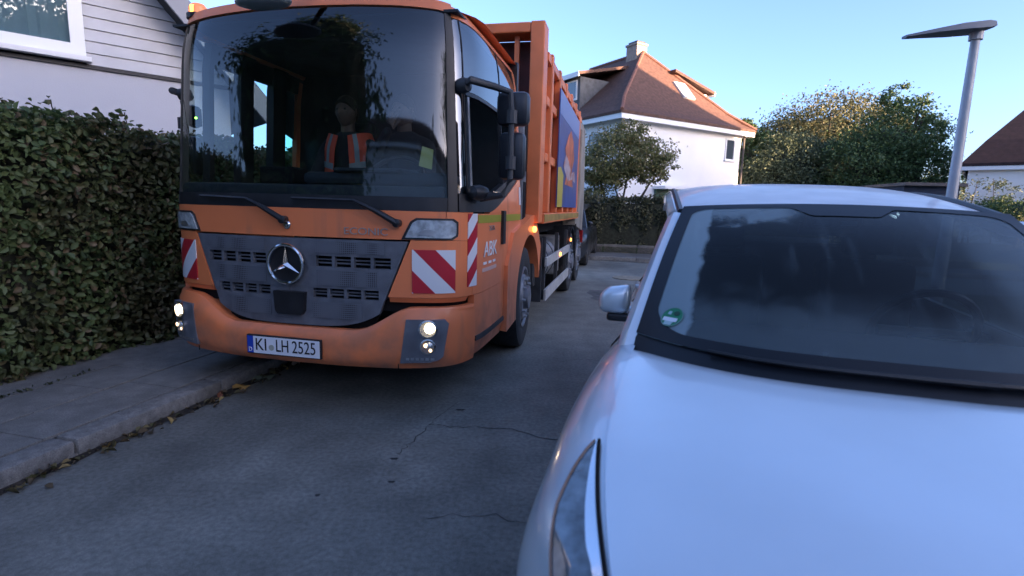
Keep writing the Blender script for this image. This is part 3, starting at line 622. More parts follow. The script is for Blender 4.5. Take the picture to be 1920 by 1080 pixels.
# local x runs along the facade, 0 at the right corner, negative to the left; facade faces -y
LW = 8.0; BZ = 3.10
mb = MB(); mb.box(-LW, 0, 0, 9, .05, BZ); mb.build('wall', M_lwall, lh)
mobj('gable_wall', [(-LW, .06, BZ), (0, .06, BZ), (-LW / 2, .06, BZ + 4.7), (-LW, 9, BZ), (0, 9, BZ), (-LW / 2, 9, BZ + 4.7)], [(0, 1, 2), (3, 5, 4), (0, 2, 5, 3), (1, 4, 5, 2), (0, 3, 4, 1)], mat('board_backing', (.05, .05, .055), .9), lh)
mb = MB(); mb.box(-LW - .02, .02, -.035, .05, BZ - .03, BZ + .015); mb.build('drip_edge', mat('dark_trim', (.03, .03, .035), .6), lh)
W0, W1, WZ0, WZ1 = -3.05, -1.72, 3.20, 4.75
k = 0; z = BZ + .02; bh = .155
while z < BZ + 3.6:
    lim = lambda zz: (zz - BZ) / 4.7 * (LW / 2)
    x0 = -LW + lim(z) - .02; x1 = -lim(z) + .02
    segs = [(x0, x1)]
    if z + bh > WZ0 - .1 and z < WZ1 + .1: segs = [(x0, W0 - .004), (W1 + .004, x1)]
    for a, b in segs:
        if b - a < .05: continue
        V = [(a, -.035, z), (b, -.035, z), (b, -.012, z + bh - .006), (a, -.012, z + bh - .006), (a, .055, z), (b, .055, z), (b, .055, z + bh - .006), (a, .055, z + bh - .006)]
        mobj('board', V, [(0, 1, 2, 3), (4, 7, 6, 5), (0, 4, 5, 1), (1, 5, 6, 2), (2, 6, 7, 3), (3, 7, 4, 0)], M_clad, lh)
    z += bh
wf = lambda u, d, z: (u, -d, z)
M_frame = mat('upvc_frame', (.84, .87, .88), .35)
fr = window(lh, wf, W0, W1, WZ0, WZ1, frame_m_=M_frame, depth=.09, w=.15, pane=glass('house_glass', (.75, .82, .84), .06))
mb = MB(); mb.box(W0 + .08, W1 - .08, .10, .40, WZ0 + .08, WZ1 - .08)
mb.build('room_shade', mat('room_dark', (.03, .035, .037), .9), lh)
V = []; F = []
for i in range(41): 
    x = W0 + .08 + (W1 - W0 - .16) * i / 40; y = .040 + .010 * math.sin(i * 1.25) + .004 * math.sin(i * 3.3)
    V += [(x, y, WZ0 + .09), (x, y, WZ1 - .09)]
F = [(2 * i, 2 * i + 2, 2 * i + 3, 2 * i + 1) for i in range(40)]
mobj('curtain', V, F, mat('grey_curtain', (.36, .42, .44), .9), lh, True)
# roof with a boxed verge along the right rake
th = math.atan2(4.7, LW / 2); ov = .55
def rk(x, y, d): # point on the right rake: x distance from apex
    return (x, y, BZ + 4.7 - (x + LW / 2) * math.tan(th) + d)
V = []
for d in (.02, .26):
    V += [rk(-LW / 2, -ov, d), rk(.45, -ov, d), rk(.45, 9.4, d), rk(-LW / 2, 9.4, d)]
mobj('roof', V, [(0, 1, 2, 3), (4, 7, 6, 5), (0, 4, 5, 1), (1, 5, 6, 2), (2, 6, 7, 3), (3, 7, 4, 0)], mat('dark_roof', (.035, .037, .045), .7, var=.2, vscale=5), lh)
V = [(-LW - (p[0]), p[1], p[2]) for p in V]
mobj('roof', V, [(0, 3, 2, 1), (4, 5, 6, 7), (0, 1, 5, 4), (1, 2, 6, 5), (2, 3, 7, 6), (3, 0, 4, 7)], MATS['dark_roof'], lh)
V = []
for d in (-.10, .30): V += [rk(-LW / 2, -ov - .03, d), rk(.5, -ov - .03, d), rk(.5, -ov + .015, d), rk(-LW / 2, -ov + .015, d)]
mobj('verge_board', V, [(0, 1, 2, 3), (4, 7, 6, 5), (0, 4, 5, 1), (1, 5, 6, 2), (2, 6, 7, 3), (3, 7, 4, 0)], mat('verge_grey', (.32, .33, .36), .6), lh)

gar = thing('garage', 'low garage with brownish flat roof just above the white car roof', 'garage', (15.0, 20.5, .1), R(-8))
mb = MB(); mb.box(0, 1.95, 0, 5, 0, 2.50); mb.build('wall', mat('shaded_wall_blue', (.040, .048, .075), .8, var=.2, vscale=3), gar)  # the shade on the garage wall is put into its dark blue
mb = MB(); mb.box(-.1, 2.05, -.25, 5.2, 2.50, 2.62); mb.build('roof', mat('brown_roof_edge', (.17, .13, .11), .8, var=.2, vscale=3), gar)
mb = MB(); mb.box(.3, 1.7, -.03, .02, .05, 2.2); gd = mb.build('door', mat('grey_garage_door', (.10, .11, .13), .6), gar)

# ================================================================== STREET LAMP
lp = thing('street_lamp', 'grey street lamp post with flat tapered lamp head right of the trees', 'street lamp', (5.76, 7.0, .0))
M_lp = mat('galvanised_pole', (.40, .41, .43), .5, .35, var=.12, vscale=4)
mb = MB(); mb.tube([(0, 0, 0), (0, 0, 1.1), (0, 0, 1.15), (.0, .0, 3.74)], [.078, .075, .064, .048], 14); mb.build('pole', M_lp, lp, smooth=True)
# flat head: a tapering slab reaching left over the street
hv = []; 
for (x, w, z0, z1) in [(.10, .14, 3.83, 3.90), (-.0, .17, 3.80, 3.90), (-.3, .17, 3.77, 3.86), (-.6, .13, 3.74, 3.80), (-.93, .05, 3.70, 3.735)]:
    hv += [(x, -w, z0 + .012), (x, -w * .6, z0), (x, w * .6, z0), (x, w, z0 + .012), (x, w * .85, z1), (x, -w * .85, z1)]
hf = [(6 * i + k, 6 * i + (k + 1) % 6, 6 * (i + 1) + (k + 1) % 6, 6 * (i + 1) + k) for i in range(4) for k in range(6)] + [tuple(range(6)), tuple(24 + k for k in range(6))[::-1]]
hv = [(x + .03, y, z - .085) for x, y, z in hv]
lh_ = mobj('lamp_head', hv, hf, mat('lamp_head_grey', (.13, .14, .16), .5, .2), lp, True)
mb = MB(); mb.box(-.62, -.12, -.085, .085, 3.728, 3.745); mb.v = [(x + .03, y, z - .055 + (x + .62) * .10) for x, y, z in mb.v]; mb.build('lamp_glass', mat('lamp_lens', (.22, .25, .28), .15), lh_)
mb = MB(); mb.tube([(0, 0, 3.62), (0, 0, 3.735)], .075, 12); mb.build('pole_clamp', M_lp, lp)

# ================================================================== GARBAGE TRUCK
TR = thing('garbage_truck', 'orange garbage truck with lit headlamps and striped warning panels, half on the pavement', 'garbage truck', (-1.45, 3.356, 0), -.212)
_pl = catmull([(0, 0), (.4, .013), (.7, .043), (.88, .080), (1.0, .125), (1.085, .195), (1.138, .29), (1.168, .42), (1.179, .58), (1.182, .85), (1.182, 1.8)], 10)
_S = np.concatenate([[0], np.cumsum(np.linalg.norm(np.diff(_pl, axis=0), axis=1))])
_tg = np.gradient(_pl, axis=0); _tg /= np.linalg.norm(_tg, axis=1)[:, None]
def sx(x): return float(np.interp(abs(x), _pl[:71, 0], _S[:71])) * (1 if x >= 0 else -1)
def sy(y): return float(np.interp(y, _pl[:, 1], _S))
def plan(s):
    a = abs(s); sg = 1 if s >= 0 else -1
    x = np.interp(a, _S, _pl[:, 0]); y = np.interp(a, _S, _pl[:, 1]); tx = np.interp(a, _S, _tg[:, 0]); ty = np.interp(a, _S, _tg[:, 1]); n = math.hypot(tx, ty)
    return Vector((x if sg > 0 else -.925 * x, y, 0)), Vector((sg * ty / n, -tx / n, 0))
def surf(s, z, off=0.):
    p, n = plan(s); lean = max(0, z - 1.36) * (.06 + .015 * abs(n.y)) + max(0, z - 2.3) ** 2 * .5
    q = p + n * (off - lean); q.z = z; return q
cl = lambda f: f if callable(f) else (lambda *_: f)
def gpanel(name, zb, zt, s0, s1, off, th, m, parent=None, nu=12, nv=6, smooth=True, **kw):
    zb, zt, s0, s1 = cl(zb), cl(zt), cl(s0), cl(s1); po = cl(off)
    def sz(u, v):
        s = s0(v) * (1 - u) + s1(v) * u; return s, zb(u) * (1 - v) + zt(u) * v
    pf = lambda u, v: surf(*sz(u, v), po(v)); nf = lambda u, v: plan(sz(u, v)[0])[1]
    P, F, UV = grid(pf, nu, nv, th, nf)
    return mobj(name, P, F, m, parent or TR, smooth, uv=UV, **kw)
def gpoly(mb, poly, off, th, nu=8, nv=8):
    """convex polygon in (x along front, z) laid on the curved front as a fine grid with thickness"""
    z0 = min(q[1] for q in poly) + 1e-4; z1 = max(q[1] for q in poly) - 1e-4
    def ext(z):
        xs = []
        for a, b in zip(poly, poly[1:] + poly[:1]):
            if (a[1] - z) * (b[1] - z) <= 0 and a[1] != b[1]: xs.append(a[0] + (b[0] - a[0]) * (z - a[1]) / (b[1] - a[1]))
        return min(xs), max(xs)
    zz = [0, .03, .08, .16] + [.16 + .68 * k / 5 for k in range(1, 5)] + [.84, .92, .97, 1]
    def sz(u, v):
        z = z0 + (z1 - z0) * zz[int(round(v * (len(zz) - 1)))]; a, b = ext(z); return sx(a + (b - a) * u), z
    P, F, UV = grid(lambda u, v: surf(*sz(u, v), off), nu, len(zz) - 1, th, lambda u, v: plan(sz(u, v)[0])[1])
    return mb.add(P, F)
def rrect(x0, x1, z0, z1, r, n=4):
    P = []
    for cx, cz, a0 in ((x1 - r, z1 - r, 0), (x0 + r, z1 - r, 90), (x0 + r, z0 + r, 180), (x1 - r, z0 + r, 270)):
        P += [(cx + r * math.cos(R(a0 + 90 * k / n)), cz + r * math.sin(R(a0 + 90 * k / n))) for k in range(n + 1)]
    return P
SF = sx(1.03)                       # where the windscreen meets the corner glass
SR = sy(1.68)                       # rear edge of the cab side
# --- windscreen and its black surround
wtop = lambda u: 2.585 - .045 * abs(2 * u - 1) ** 2.2
gpanel('windscreen', 1.43, wtop, -SF, SF, -.012, None, M_wgl, nu=40, nv=14)
gpanel('windscreen_lower_frame', 1.345, 1.428, -sx(1.05), SF, -.004, .03, M_bk, nu=30, nv=2)
gpanel('corner_pillar', 1.345, lambda u: 2.54, SF + .004, SF + .07, -.002, .05, M_bk, nu=3, nv=8)
gpanel('corner_pillar', 1.345, lambda u: 2.54, -SF - .06, -SF - .004, -.004, .05, M_bk, nu=3, nv=8)
# --- roof cap: front band, side rails and crown
def roofz(u): return 2.585 - .045 * abs(2 * u - 1) ** 2.2
gpanel('roof_front_band', lambda u: roofz(u) + .004, lambda u: roofz(u) + .065, -SF - .09, SF + .09, .0, .05, M_or, nu=34, nv=3)
V = []; F = []; nu, nv = 24, 12
for j in range(nv + 1):
    for i in range(nu + 1):
        a = -1 + 2 * i / nu; t = j / nv
        p = surf(SF * a, 2.62, -.02); xw = p.x if t < .15 else None
        y = p.y * (1 - t) + 1.72 * t; x = (p.x * (1 - min(1, t * 5)) + a * 1.11 * min(1, t * 5))
        z = roofz((a + 1) / 2) + .060 + .05 * min(1, t * 3) * (1 - a * a) ; V.append((x, y, z))
id_ = lambda i, j: j * (nu + 1) + i
F = [(id_(i, j), id_(i + 1, j), id_(i + 1, j + 1), id_(i, j + 1)) for j in range(nv) for i in range(nu)]
mobj('roof', V, F, M_or, TR, True)
M_or_s = M_or
for sg in (1, -1):
    gpanel('roof_side_rail', 2.52, 2.61, sg * (SF + .075), sg * SR, lambda v: -.002 - .035 * v ** 2, .06, M_or, nu=18, nv=3)
    gpanel('cab_rear_pillar', 1.40, 2.52, sg * (SR - .075), sg * SR, 0, .05, M_or, nu=2, nv=6)
# rear wall of the cab, floor and ceiling lining
mb = MB(); mb.box(-1.03, 1.12, 1.66, 1.73, .7, 2.62); mb.build('cab_rear_wall', M_bk, TR)
mb = MB(); mb.box(-1.08, 1.08, .25, 1.66, .62, .70); mb.build('cab_floor', M_bk, TR)
mb = MB(); mb.box(-1.0, 1.05, .24, 1.66, 2.545, 2.56); mb.build('cab_ceiling', M_dash, TR)
# --- glazing of the door side (seen) and of the far side
def beltz(s):   # the lower edge of the side glass climbs towards the rear
    y = plan(s)[0].y; return 1.45 + .20 * min(1, max(0, (y - .35) / .75)) if s > 0 else 1.45
for sg in (1, -1):
    sa, sb, sc, sd_ = SF + .075, sy(.26), sy(1.02), SR - .08
    if sg > 0:
        gpanel('corner_glass', 1.45, 2.515, sa, sb - .004, -.006, None, M_sgl, nu=8, nv=10)
        gpanel('door_glass', 2.10, 2.515, sb + .006, sc, -.006, None, M_sgl, nu=6, nv=8)
        gpanel('rear_door_glass', 2.10, 2.515, sc + .010, sd_, -.006, None, M_sgl, nu=6, nv=8)
        gpanel('window_bar', 2.07, 2.095, sb + .012, sd_, .004, .03, M_bk, nu=8, nv=1)
        gpanel('window_post', 1.47, 2.06, sb + .020, sb + .040, .012, .03, M_alu, nu=2, nv=8)
        gpanel('window_post', 1.47, 2.515, sb - .002, sb + .005, .0, .03, M_bk, nu=1, nv=8)
        gpanel('window_post', 1.50, 2.515, sc + .001, sc + .009, .0, .03, M_bk, nu=1, nv=8)
        gpanel('window_sill_trim', 1.345, 1.46, SF + .075, sy(.6), .006, .04, M_bk, nu=10, nv=2)
        gpanel('window_sill_trim', lambda u: 1.345 + .30 * u ** 1.3, lambda u: 1.46 + .24 * u, sy(.6), SR - .08, .005, .04, M_bk, nu=10, nv=2)
        gpanel('door_shoulder', 1.335, lambda u: 1.347 + .30 * u ** 1.3, sy(.6), SR, .0, .04, M_or, nu=10, nv=2)
    else:
        gpanel('corner_glass', 1.45, 2.515, -sa, -sy(.5), -.006, None, M_sgl2, nu=8, nv=10)
        gpanel('door_post', 1.40, 2.52, -sy(.50), -sy(.55), -.004, .06, M_bk, nu=2, nv=6)
        gpanel('side_glass', 1.45, 2.38, -sy(.55), -sy(.83), -.006, None, M_sgl2, nu=6, nv=8)
        gpanel('door_post', 1.40, 2.52, -sy(.83), -sy(.98), -.004, .07, M_bk, nu=2, nv=6)
        gpanel('side_glass', 1.45, 2.38, -sy(.98), -sy(1.23), -.006, None, M_sgl2, nu=6, nv=8)
        gpanel('door_post', 1.40, 2.52, -sy(1.23), -sy(1.40), -.004, .07, M_bk, nu=2, nv=6)
        gpanel('side_glass', 1.45, 2.38, -sy(1.40), -sy(1.645), -.006, None, M_sgl3, nu=6, nv=8)
        gpanel('window_header', 2.38, 2.515, -sy(.55), -SR, -.002, .05, M_bk, nu=8, nv=2)
        gpanel('side_lower_trim', 1.345, 1.448, -SF - .062, -SR, .0, .05, M_bk, nu=14, nv=2)
        gpanel('cab_side', .55, 1.343, -sx(1.10), -SR, .0, .05, M_or, nu=14, nv=6)
# --- front: orange panel, grille, corner panels
gt = lambda x: 1.155 + .012 * x                       # grille top edge
sedge = lambda z: .58 + (z - .60) * .40               # half width of the grille at height z
gpanel('front_panel', lambda u: 1.165, 1.343, -sx(1.10), sx(1.02), 0, .05, M_or, nu=30, nv=3)
for sg in (1, -1):
    gpanel('corner_panel', .80, 1.163, lambda v: sg * sx(sedge(.80 + .363 * v) + .012), sg * sx(1.145), .0, .05, M_or, nu=14, nv=6)
    gpanel('lower_lip', .765, .798, lambda v: sg * sx(.68), sg * sx(1.13), lambda v: -.02 + .02 * v, .05, M_or, nu=12, nv=2)
    gpanel('bumper_gap', .70, .77, sg * sx(.62), sg * sx(1.13), -.045, .04, M_blk, nu=12, nv=1)
gpanel('front_panel', 1.165, 1.343, sx(1.024), sx(1.145), 0, .05, M_or, nu=6, nv=3)   # right-hand piece beyond the seam
gpanel('grille_back', .56, 1.15, lambda v: -sx(sedge(.56 + .59 * v) - .01), lambda v: sx(sedge(.56 + .59 * v) - .01), -.055, .02, M_blk, nu=20, nv=6)
M_mesh = mat('grille_mesh', (.036, .044, .060), .5)
nt = M_mesh.node_tree; tc = nt.nodes.new('ShaderNodeTexCoord'); vo = nt.nodes.new('ShaderNodeTexVoronoi'); vo.inputs['Scale'].default_value = 75; vo.inputs['Randomness'].default_value = .0
rp = nt.nodes.new('ShaderNodeValToRGB'); rp.color_ramp.elements[0].position = .25; rp.color_ramp.elements[0].color = (.016, .018, .024, 1); rp.color_ramp.elements[1].position = .42; rp.color_ramp.elements[1].color = (.105, .118, .142, 1)
nt.links.new(tc.outputs['Object'], vo.inputs['Vector']); nt.links.new(vo.outputs['Distance'], rp.inputs[0]); nt.links.new(rp.outputs[0], nt.nodes['Principled BSDF'].inputs['Base Color'])
def grow(z0, z1, off=-.004, m=M_gr): return gpanel('grille_panel', z0, z1, lambda v: -sx(sedge(z0 + (z1 - z0) * v)), lambda v: sx(sedge(z0 + (z1 - z0) * v)), off, .035, m, nu=26, nv=2)
grow(1.045, 1.153); grow(.835, .975); 
# lowest piece has rounded lower corners
gpanel('grille_panel', lambda u: .585 + .10 * abs(2 * u - 1) ** 4, .772, lambda v: -sx(.615 + .03 * v), lambda v: sx(.615 + .03 * v), -.004, .035, M_gr, nu=26, nv=4)
# slot rows: dividers and the fins between them, open to the dark backing
def slotrow(z0, z1, xs_in, xs_out, n):
    for sg in (1, -1):
        gpanel('grille_panel', z0, z1, sg * sx(xs_out), lambda v: sg * sx(sedge(z0 + (z1 - z0) * v)), -.004, .035, M_gr, nu=3, nv=1)
        for k in range(n + 1):
            x = xs_in + (xs_out - xs_in) * k / n; gpanel('grille_divider', z0, z1, sg * sx(x - .010), sg * sx(x + .010), -.006, .03, M_gr, nu=1, nv=1)
        for h in (.33, .66):
            zz = z0 + (z1 - z0) * h; gpanel('grille_fin', zz - .004, zz + .004, sg * sx(xs_in), sg * sx(xs_out), -.022, .02, M_gr, nu=8, nv=1)
        gpanel('grille_panel', z0, z1, sg * sx(.001), sg * sx(xs_in), -.005, .035, M_gr, nu=3, nv=1)
slotrow(.976, 1.044, .18, .70, 4); slotrow(.773, .834, .155, .62, 4)
for sg in (1, -1):
    gpanel('grille_mesh', .855, .955, sg * sx(.19), sg * sx(.60), .001, .004, M_mesh, nu=10, nv=1)
    gpanel('grille_mesh', 1.065, 1.135, sg * sx(.19), sg * sx(.66), .001, .004, M_mesh, nu=10, nv=1)
    gpanel('grille_mesh', .64, .745, sg * sx(.16), sg * sx(.50), .001, .004, M_mesh, nu=10, nv=1)
mb = MB(); gpoly(mb, [(-.105, .675), (-.085, .655), (.09, .655), (.11, .675), (.12, .805), (-.115, .805)], .03, .05); rad = mb.build('radar_cover', M_bk, TR)
# --- star emblem
ec = surf(0, .985, .012)
mb = MB(); mb.lathe([(.0, -.0), (.117, 0), (.117, .02), (0, .024)], ec + Vector((0, .01, 0)), (0, -1, 0), 36); em = mb.build('emblem', M_bk, TR, smooth=True)
mb = MB(); n1, n2 = 44, 8
mb.lathe([(.123 + .0115 * math.cos(t), .024 + .0115 * math.sin(t)) for t in [2 * math.pi * k / 8 for k in range(8)]], ec, (0, -1, 0), 44, closed=True); mb.build('emblem_ring', M_chr, em, smooth=True)
mb = MB()
cx = Vector((ec.x, ec.y - .052, ec.z)); V = [cx]
for k in range(3):
    a = R(90 + 120 * k); b = R(90 + 120 * k + 60)
    V += [Vector((ec.x + .118 * math.cos(a), ec.y - .022, ec.z + .118 * math.sin(a))), Vector((ec.x + .022 * math.cos(b), ec.y - .028, ec.z + .022 * math.sin(b)))]
mb.add(V, [(0, 1 + k, 1 + (k + 1) % 6) for k in range(6)]); mb.build('emblem_star', M_chr, em)
mb = MB(); mb.lathe([(.0, .006), (.018, .006), (.026, .0), (.028, 0)], surf(0, 1.235, .008), (0, -1, 0), 20); mb.lathe([(.012, .008), (.0, .010)], surf(0, 1.235, .008), (0, -1, 0), 12); mb.build('lock_badge', M_chr, TR, smooth=True)
def ftext(name, body, x, z, size, m, sxx=1., off=.004, tilt=0.):
    s = sx(x); p, n = plan(s); ex = Vector((-n.y, n.x, 0)); return text_mesh(name, body, size, m, TR, frame_m(surf(s, z, off), ex, (0, 0, 1)), sxx)
ftext('front_badge', 'ECONIC', .535, 1.208, .062, M_badge, 1.25)
# --- position lamps beside the grille
for sg in (1, -1):
    P = [(sg * x, z) for x, z in [(.785, 1.180), (1.045, 1.180), (1.07, 1.20), (1.07, 1.272), (1.05, 1.29), (.86, 1.29), (.83, 1.272)]]
    bz = [(sg * x, z) for x, z in [(.76, 1.168), (1.055, 1.168), (1.083, 1.192), (1.083, 1.28), (1.06, 1.302), (.85, 1.302), (.815, 1.28)]]
    def subd(P):
        Q = []
        for a, b in zip(P, P[1:] + P[:1]): Q += [((a[0] * (3 - k) + b[0] * k) / 3, (a[1] * (3 - k) + b[1] * k) / 3) for k in range(3)]
        return Q
    mb = MB(); gpoly(mb, subd(bz), .005, .02); lo = mb.build('position_lamp', M_bk, TR)
    mb = MB(); gpoly(mb, subd(P), .014, .02); mb.build('lens', M_lens, lo)
    mb = MB(); gpoly(mb, [(sg * x, z) for x, z in [(.86, 1.20), (.95, 1.195), (.97, 1.225), (.90, 1.235)]], .018, .01); mb.build('reflector', M_alu, lo)
# --- warning panels
M_w1 = stripemat('warning_stripes_down', 1, 1, -.03); M_w2 = stripemat('warning_stripes_up', -1, 1, .47)
M_w3 = stripemat('warning_stripes_side', -.55, 2.2, .05); M_w4 = stripemat('warning_stripes_mirror', 1, 1, .22)
gpanel('warning_panel', .83, 1.105, sx(.825), sx(1.07), .006, .006, M_w1, nu=6, nv=4)
gpanel('warning_panel', .83, 1.105, -sx(.825), -sx(1.07), .006, .006, M_w1, nu=6, nv=4)
# --- bumper
def btop(u):
    x = abs(2 * u - 1) * 1.15
    return .575 if x < .40 else .575 + (.165) * (0.5 - .5 * math.cos(math.pi * min(1, (x - .40) / .37)))
def bbot(u): return .335 + .03 * abs(2 * u - 1) ** 3
nu, nv = 44, 8; V = []; F = []; smax = sx(1.145) + .02
def bpt(u, v):
    s = (2 * u - 1) * smax; z = bbot(u) * (1 - v) + btop(u) * v
    bul = .055 * math.sin(math.pi * min(1, max(0, .12 + .88 * v)) ** .9) ** .5 if v < 1 else .0
    e_ = min(1, max(0, (abs(2 * u - 1) - .62) / .38)); bul = (.02 + .05 * (1 - (2 * v - 1) ** 4)) * (1 - .80 * e_ ** 1.5)
    return surf(s, z, bul)
P, F, UV = grid(bpt, nu, nv, .05, lambda u, v: plan((2 * u - 1) * smax)[1])
bump_o = mobj('bumper', P, F, M_or, TR, True)
# closing shelf between bumper top and grille, and the dark underside
gpanel('bumper_shelf', lambda u: btop(u) - .03, lambda u: btop(u) - .012, -smax + .02, smax - .02, .02, .10, M_or, nu=40, nv=1)
mb = MB(); mb.box(-1.05, 1.05, .25, 1.5, .36, .40); mb.build('underside', M_blk, TR)
for sg in (1, -1):
    xs = [(.765, .390), (.965, .400), (1.0, .43), (1.025, .65), (1.01, .672), (.80, .672)]
    mb = MB(); gpoly(mb, subd([(sg * x, z) for x, z in xs]), .0745, .05); hs = mb.build('lamp_housing', M_gr, TR)
    p, n = plan(sg * sx(.925))
    for (z, r, nm, lit) in ((.617, .050, 'headlamp', True), (.505, .043, 'fog_lamp', False)):
        c = surf(sg * sx(.925), z, .078)
        mb = MB(); mb.lathe([(r * 1.18, -.01), (r * 1.18, .012), (r * .98, .014), (r * .9, -.006), (0, -.008)], c, n, 28); lo = mb.build(nm, M_chr, hs, smooth=True)
        mb = MB(); mb.lathe([(r * .66, .0), (r * .56, .012), (r * .3, .02), (0, .022)], c + Vector((sg * .012 if sg > 0 else 0, 0, .004)), n, 24)
        mb.build('bulb', M_hl if lit else M_lens, lo, smooth=True)
        if not lit:
            mb = MB(); mb.lathe([(.014, .022), (0, .03)], c + Vector((-.012, 0, .01)), n, 10); mb.lathe([(.010, .02), (0, .026)], c + Vector((.018, 0, -.02)), n, 10); mb.build('bulb', M_dip, lo)
    for k in range(6): mb = MB(); x = .80 + .028 * k; gpoly(mb, [(sg * x, .414), (sg * (x + .018), .414), (sg * (x + .018), .428), (sg * x, .428)], .0785, .004); mb.build('lettering_tick', M_alu, hs)  # silver ticks stand in for illegible lettering on the housing
for sg in (1, -1): gpanel('bumper_seam', .352, .385, sg * sx(.752), sg * sx(.757), .074, .004, M_blk, nu=1, nv=2)
# --- number plate
ph = .525 / 2
mb = MB(); mb.box(-ph - .008, ph + .008, -.092, -.070, .388, .516, .004); pl = mb.build('number_plate', M_bk, TR)
mb = MB(); mb.box(-ph + .045, ph, -.0955, -.0915, .396, .508); mb.build('plate_face', M_plate, pl)
mb = MB(); mb.box(-ph, -ph + .044, -.0956, -.0915, .396, .508); mb.build('euro_band', M_euro, pl)
fr_ = lambda x, z: frame_m((x, -.0965, z), (1, 0, 0), (0, 0, 1))
text_mesh('plate_letters', 'KI', .115, M_ink, pl, fr_(-.160, .452), .88, .0012)
text_mesh('plate_letters', 'LH', .115, M_ink, pl, fr_(-.004, .452), .72, .0012)
text_mesh('plate_letters', '2525', .115, M_ink, pl, fr_(.152, .452), .76, .0012)
text_mesh('country_letter', 'D', .04, M_txt, pl, fr_(-ph + .022, .418), .9, .0012)
mb = MB(); mb.lathe([(.019, 0), (.019, .003), (0, .003)], (-.083, -.0955, .44), (0, -1, 0), 18); mb.build('seal', mat('plate_seal', (.40, .42, .36), .5), pl)
# --- wipers
for (x0, z0, x1, z1) in [(-.01, 1.268, -.30, 1.395), (.74, 1.268, .47, 1.40)]:
    a = surf(sx(x0), z0, .035); b = surf(sx(x1), z1, .035); m_ = a.lerp(b, .5) + Vector((0, -.01, .01))
    mb = MB(); mb.tube([a, m_, b], [.020, .017, .009], 8); mb.lathe([(.024, -.03), (.026, .012), (.012, .018), (0, .018)], a, (0, -1, 0), 12); wp = mb.build('wiper', M_bk, TR, smooth=True)
    c1 = surf(sx(x1 - .42), 1.405, .022); c0 = surf(sx(x1 + .30), 1.455, .022); mb = MB(); mb.tube([b.lerp(c1, k / 3) for k in range(4)], .010, 6); mb.build('wiper_blade', M_bk, wp)
# --- front-view mirror hanging over the windscreen top, roof beacons
fm_c = surf(-.08, 2.535, .16)
bm = bmesh.new(); bmesh.ops.create_icosphere(bm, subdivisions=3, radius=1)
for q in bm.verts: q.co = Vector((fm_c.x + q.co.x * .185, fm_c.y + q.co.y * .09, fm_c.z + .02 + q.co.z * (.038 if q.co.z < 0 else .05)))
mb = MB(); mb.bm(bm); fm = mb.build('front_mirror', mat('mirror_shell_grey', (.17, .21, .22), .35), TR, smooth=True)
mb = MB(); mb.tube([(fm_c.x + .1, fm_c.y, fm_c.z + .05), (fm_c.x + .2, fm_c.y + .1, 2.66), (fm_c.x + .25, .1, 2.66)], .018, 8); mb.build('mirror_arm', M_bk, fm)
for sg in (-1,):
    c = Vector((sg * .84, .30, 2.60)); mb = MB(); mb.lathe([(.075, 0), (.075, .03), (.0, .03)], c, (0, 0, 1), 18); be = mb.build('beacon', M_bk, TR)
    mb = MB(); mb.lathe([(.062, .03), (.060, .075), (.04, .10), (0, .105)], c, (0, 0, 1), 18); mb.build('beacon_lens', mat('beacon_amber', (.62, .22, .10), .25, emit=(1, .3, .08), estr=.12), be, smooth=True)
    mb = MB(); mb.lathe([(.02, .035), (.02, .08), (0, .085)], c + Vector((0, -.045, 0)), (0, 0, 1), 10); mb.build('bulb', M_amb if sg < 0 else M_lens, be)

# --- door side below the glass
ZB = lambda u: .50
Sd = sx(1.145)
gpanel('door', .80, 1.334, Sd + .004, SR, 0, .05, M_or, nu=20, nv=8)
gpanel('door', lambda u: .49 - .0 * u, .797, Sd + .03, sy(1.08), -.001, .05, M_or, nu=12, nv=4)
gpanel('step_strip', .475, .510, Sd + .05, sy(1.07), .008, .04, M_steel, nu=10, nv=1)
gpanel('lower_sill', .37, .472, Sd + .035, sy(1.08), lambda v: -.03 + .03 * v, .05, M_or, nu=10, nv=2)
gpanel('warning_strip', .86, 1.335, Sd - .055, Sd + .050, .005, .005, M_w3, nu=2, nv=4)
gpanel('reflective_stripe', 1.272, 1.325, Sd + .065, sy(.92), .004, .004, M_yel, nu=8, nv=1)
gpanel('reflective_stripe', 1.272, 1.325, sy(1.06), SR - .01, .004, .004, M_yel, nu=6, nv=1)
gpanel('door_handle', 1.10, 1.355, sy(.935), sy(1.015), .022, .03, M_bk, nu=2, nv=4)
gpanel('sticker', 1.405, 1.56, SR - .075, SR - .012, .055 * .1, .004, mat('pale_sticker', (.62, .60, .62), .5), nu=1, nv=2)
def sidetext(name, body, y, z, size, m, sxx=1., slant=0.):
    s = sy(y); p, n = plan(s); mw = frame_m(surf(s, z, .004), (-n.y, n.x, 0), (0, 0, 1)); sh = Matrix.Identity(4); sh[0][1] = slant
    return text_mesh(name, body, size, m, TR, mw @ sh, sxx)
sidetext('company_lettering', 'ABK', .63, 1.085, .15, M_txt, 1.15, .10)
for k in range(3):
    gpanel('lettering_dash', .985, 1.003, sy(.47 + .115 * k), sy(.54 + .115 * k), .004, .003, M_txt, nu=1, nv=1)
gpanel('small_lettering', .935, .962, sy(.45), sy(.80), .004, .003, mat('faint_lettering', (.62, .40, .34), .6), nu=4, nv=1)
sidetext('model_badge', '2635', .66, 1.232, .050, M_badge, 1.5)
# exterior of the door window: bracket casting at the lower front corner
mb = MB(); c = surf(sy(.30), 1.47, .05)
mb.lathe([(.0, -.08), (.04, -.06), (.052, 0), (.04, .07), (0, .09)], c, (.4, 1, 0), 14); mb.build('mirror_bracket', M_bk, TR, smooth=True)
gpanel('chrome_strip', 1.475, 1.492, sy(.66), sy(.98), .014, .006, M_chr, nu=3, nv=1)

